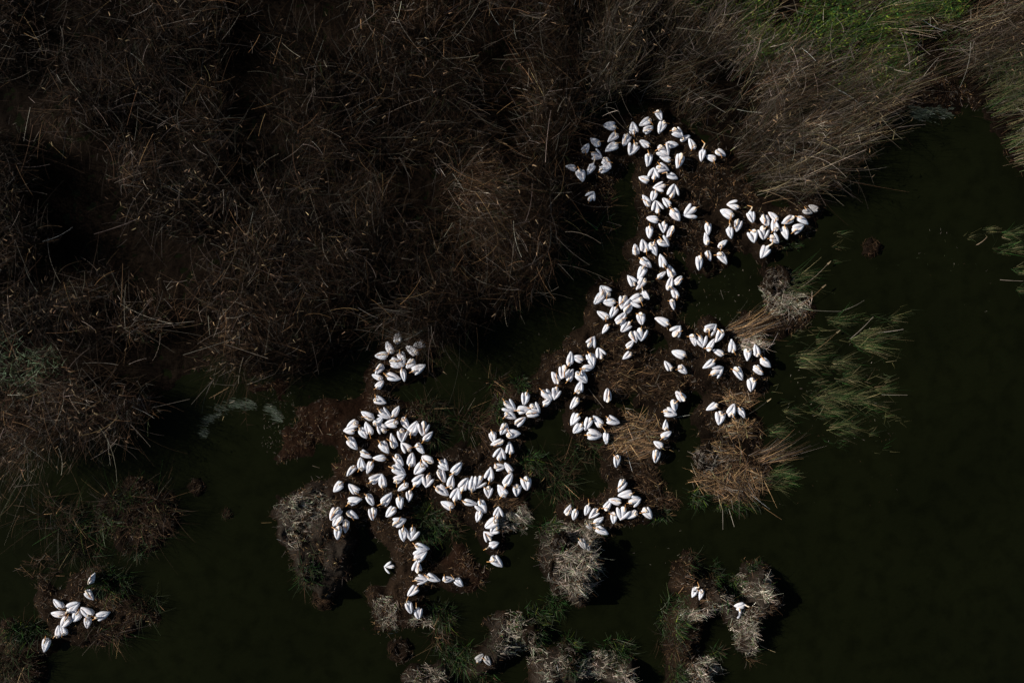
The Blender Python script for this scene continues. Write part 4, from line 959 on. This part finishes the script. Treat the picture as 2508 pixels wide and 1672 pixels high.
for s, ms in members.items():
    ax = SEEDS[s][2]; ms.sort(key=lambda i: cen[i][0 if ax == 'x' else 1])
    for r, i in enumerate(ms, 1):
        b = BIRDS[i]
        f = FACING[int(round(math.degrees(math.atan2(b[3] - b[1], b[0] - b[2])) / 45)) % 8]
        kind = {'j': 'grey young pelican', 's': 'small young pelican'}.get(b[4], 'white pelican')
        if len(ms) == 1: pos = 'the only one'
        elif r == 1: pos = 'leftmost' if ax == 'x' else 'topmost'
        elif r == len(ms): pos = 'rightmost' if ax == 'x' else 'lowest'
        else: pos = ORD[r] + (' from left' if ax == 'x' else ' from top')
        lab = '%s facing %s, %s %s' % (kind, f, pos, SEEDS[s][3])
        extra = {'o': 'wings drooped', 'n': 'neck stretched'}.get(b[4])
        if extra:
            l2 = '%s facing %s, %s, %s %s' % (kind, f, extra, pos, SEEDS[s][3])
            if word_count(l2) <= 16: lab = l2
        if word_count(lab) > 16: lab = lab.replace('grey young', 'young').replace('the only one', 'alone')
        if word_count(lab) > 16: lab = lab.replace('white pelican', 'pelican').replace(' facing ', ' ', 0)
        if word_count(lab) > 16: lab = lab.replace('small young', 'small').replace('young pelican', 'young bird'); print('LONG', lab)
        labels[i] = lab
GROUP_OF = {'j': 'young pelicans', 's': 'young pelicans'}

prng = random.Random(5)
for i, (hu, hv, tu, tv, f) in enumerate(BIRDS):
    L0 = math.hypot(hu - tu, hv - tv) * S
    kind = 'out' if f == 'n' else prng.choice(['rest', 'rest', 'rest', 'turn', 'turn', 'back'])
    sc = {'s': .55, 'j': .78}.get(f, 1.0)
    base_len = .84
    sc = sc if f == 's' else min(max(L0 / base_len, .80), 1.14) * (1.0 if f != 'j' else .95)
    u, v = cen[i]
    x, y, _ = px(u, v, .30 * sc)
    z = float(ground_z(x, y)) + 0.0
    x, y, _ = px(u, v, z + .28 * sc)
    if i in SWIM: z = -.08
    ang = math.atan2(tv - hv, hu - tu)
    me, at = BM[kind]
    young = f in 'js'
    o = bpy.data.objects.new('pelican', me); COL.objects.link(o)
    wsc = prng.uniform(.86, 1.08)
    o.location = (x, y, z); o.rotation_euler = (prng.uniform(-.06, .06), prng.uniform(-.05, .08), ang); o.scale = (sc, sc * wsc, sc * prng.uniform(.92, 1.05))
    mirror = prng.random() < .5
    if mirror: o.scale.y *= -1
    b = bpy.data.objects.new('bill', BILL); COL.objects.link(b); b.parent = o
    b.location = at; yaw = {'rest': prng.uniform(-.5, .5), 'turn': 1.0 + prng.uniform(-.4, .3), 'back': 2.9 + prng.uniform(-.5, .3), 'out': prng.uniform(-.9, .9)}[kind]
    b.rotation_euler = (0, {'out': prng.uniform(.1, .6), 'back': prng.uniform(.0, .12)}.get(kind, prng.uniform(.25, .75)), yaw)
    if f == 'f': sp = (prng.uniform(-.03, .15), prng.uniform(-.03, .15))
    elif f == 'o': sp = (prng.uniform(.16, .46), prng.uniform(.16, .46)); sp = (sp[0] if prng.random() < .8 else .05, sp[1])
    else: sp = (prng.uniform(0, .14), prng.uniform(0, .14))
    if (i in SWIM) and f == 'o': sp = (.75, .6)
    for s, a in zip((-1, 1), sp):
        wm_, org = WING[s]
        w = bpy.data.objects.new('wing', wm_); COL.objects.link(w); w.parent = o
        w.location = org; w.scale = (prng.uniform(.92, 1.05), prng.uniform(.85, 1.12), prng.uniform(.9, 1.1)); w.rotation_euler = (s * prng.uniform(-.16, .14), prng.uniform(-.05, .05) - (.1 if f == 'o' else 0), s * a)
        if young:
            w.material_slots[0].link = 'OBJECT'; w.material_slots[0].material = M_JUV
    if young:
        o.material_slots[0].link = 'OBJECT'; o.material_slots[0].material = M_JUV
    tag(o, labels[i], 'pelican', GROUP_OF.get(f, 'pelicans of the breeding colony'))
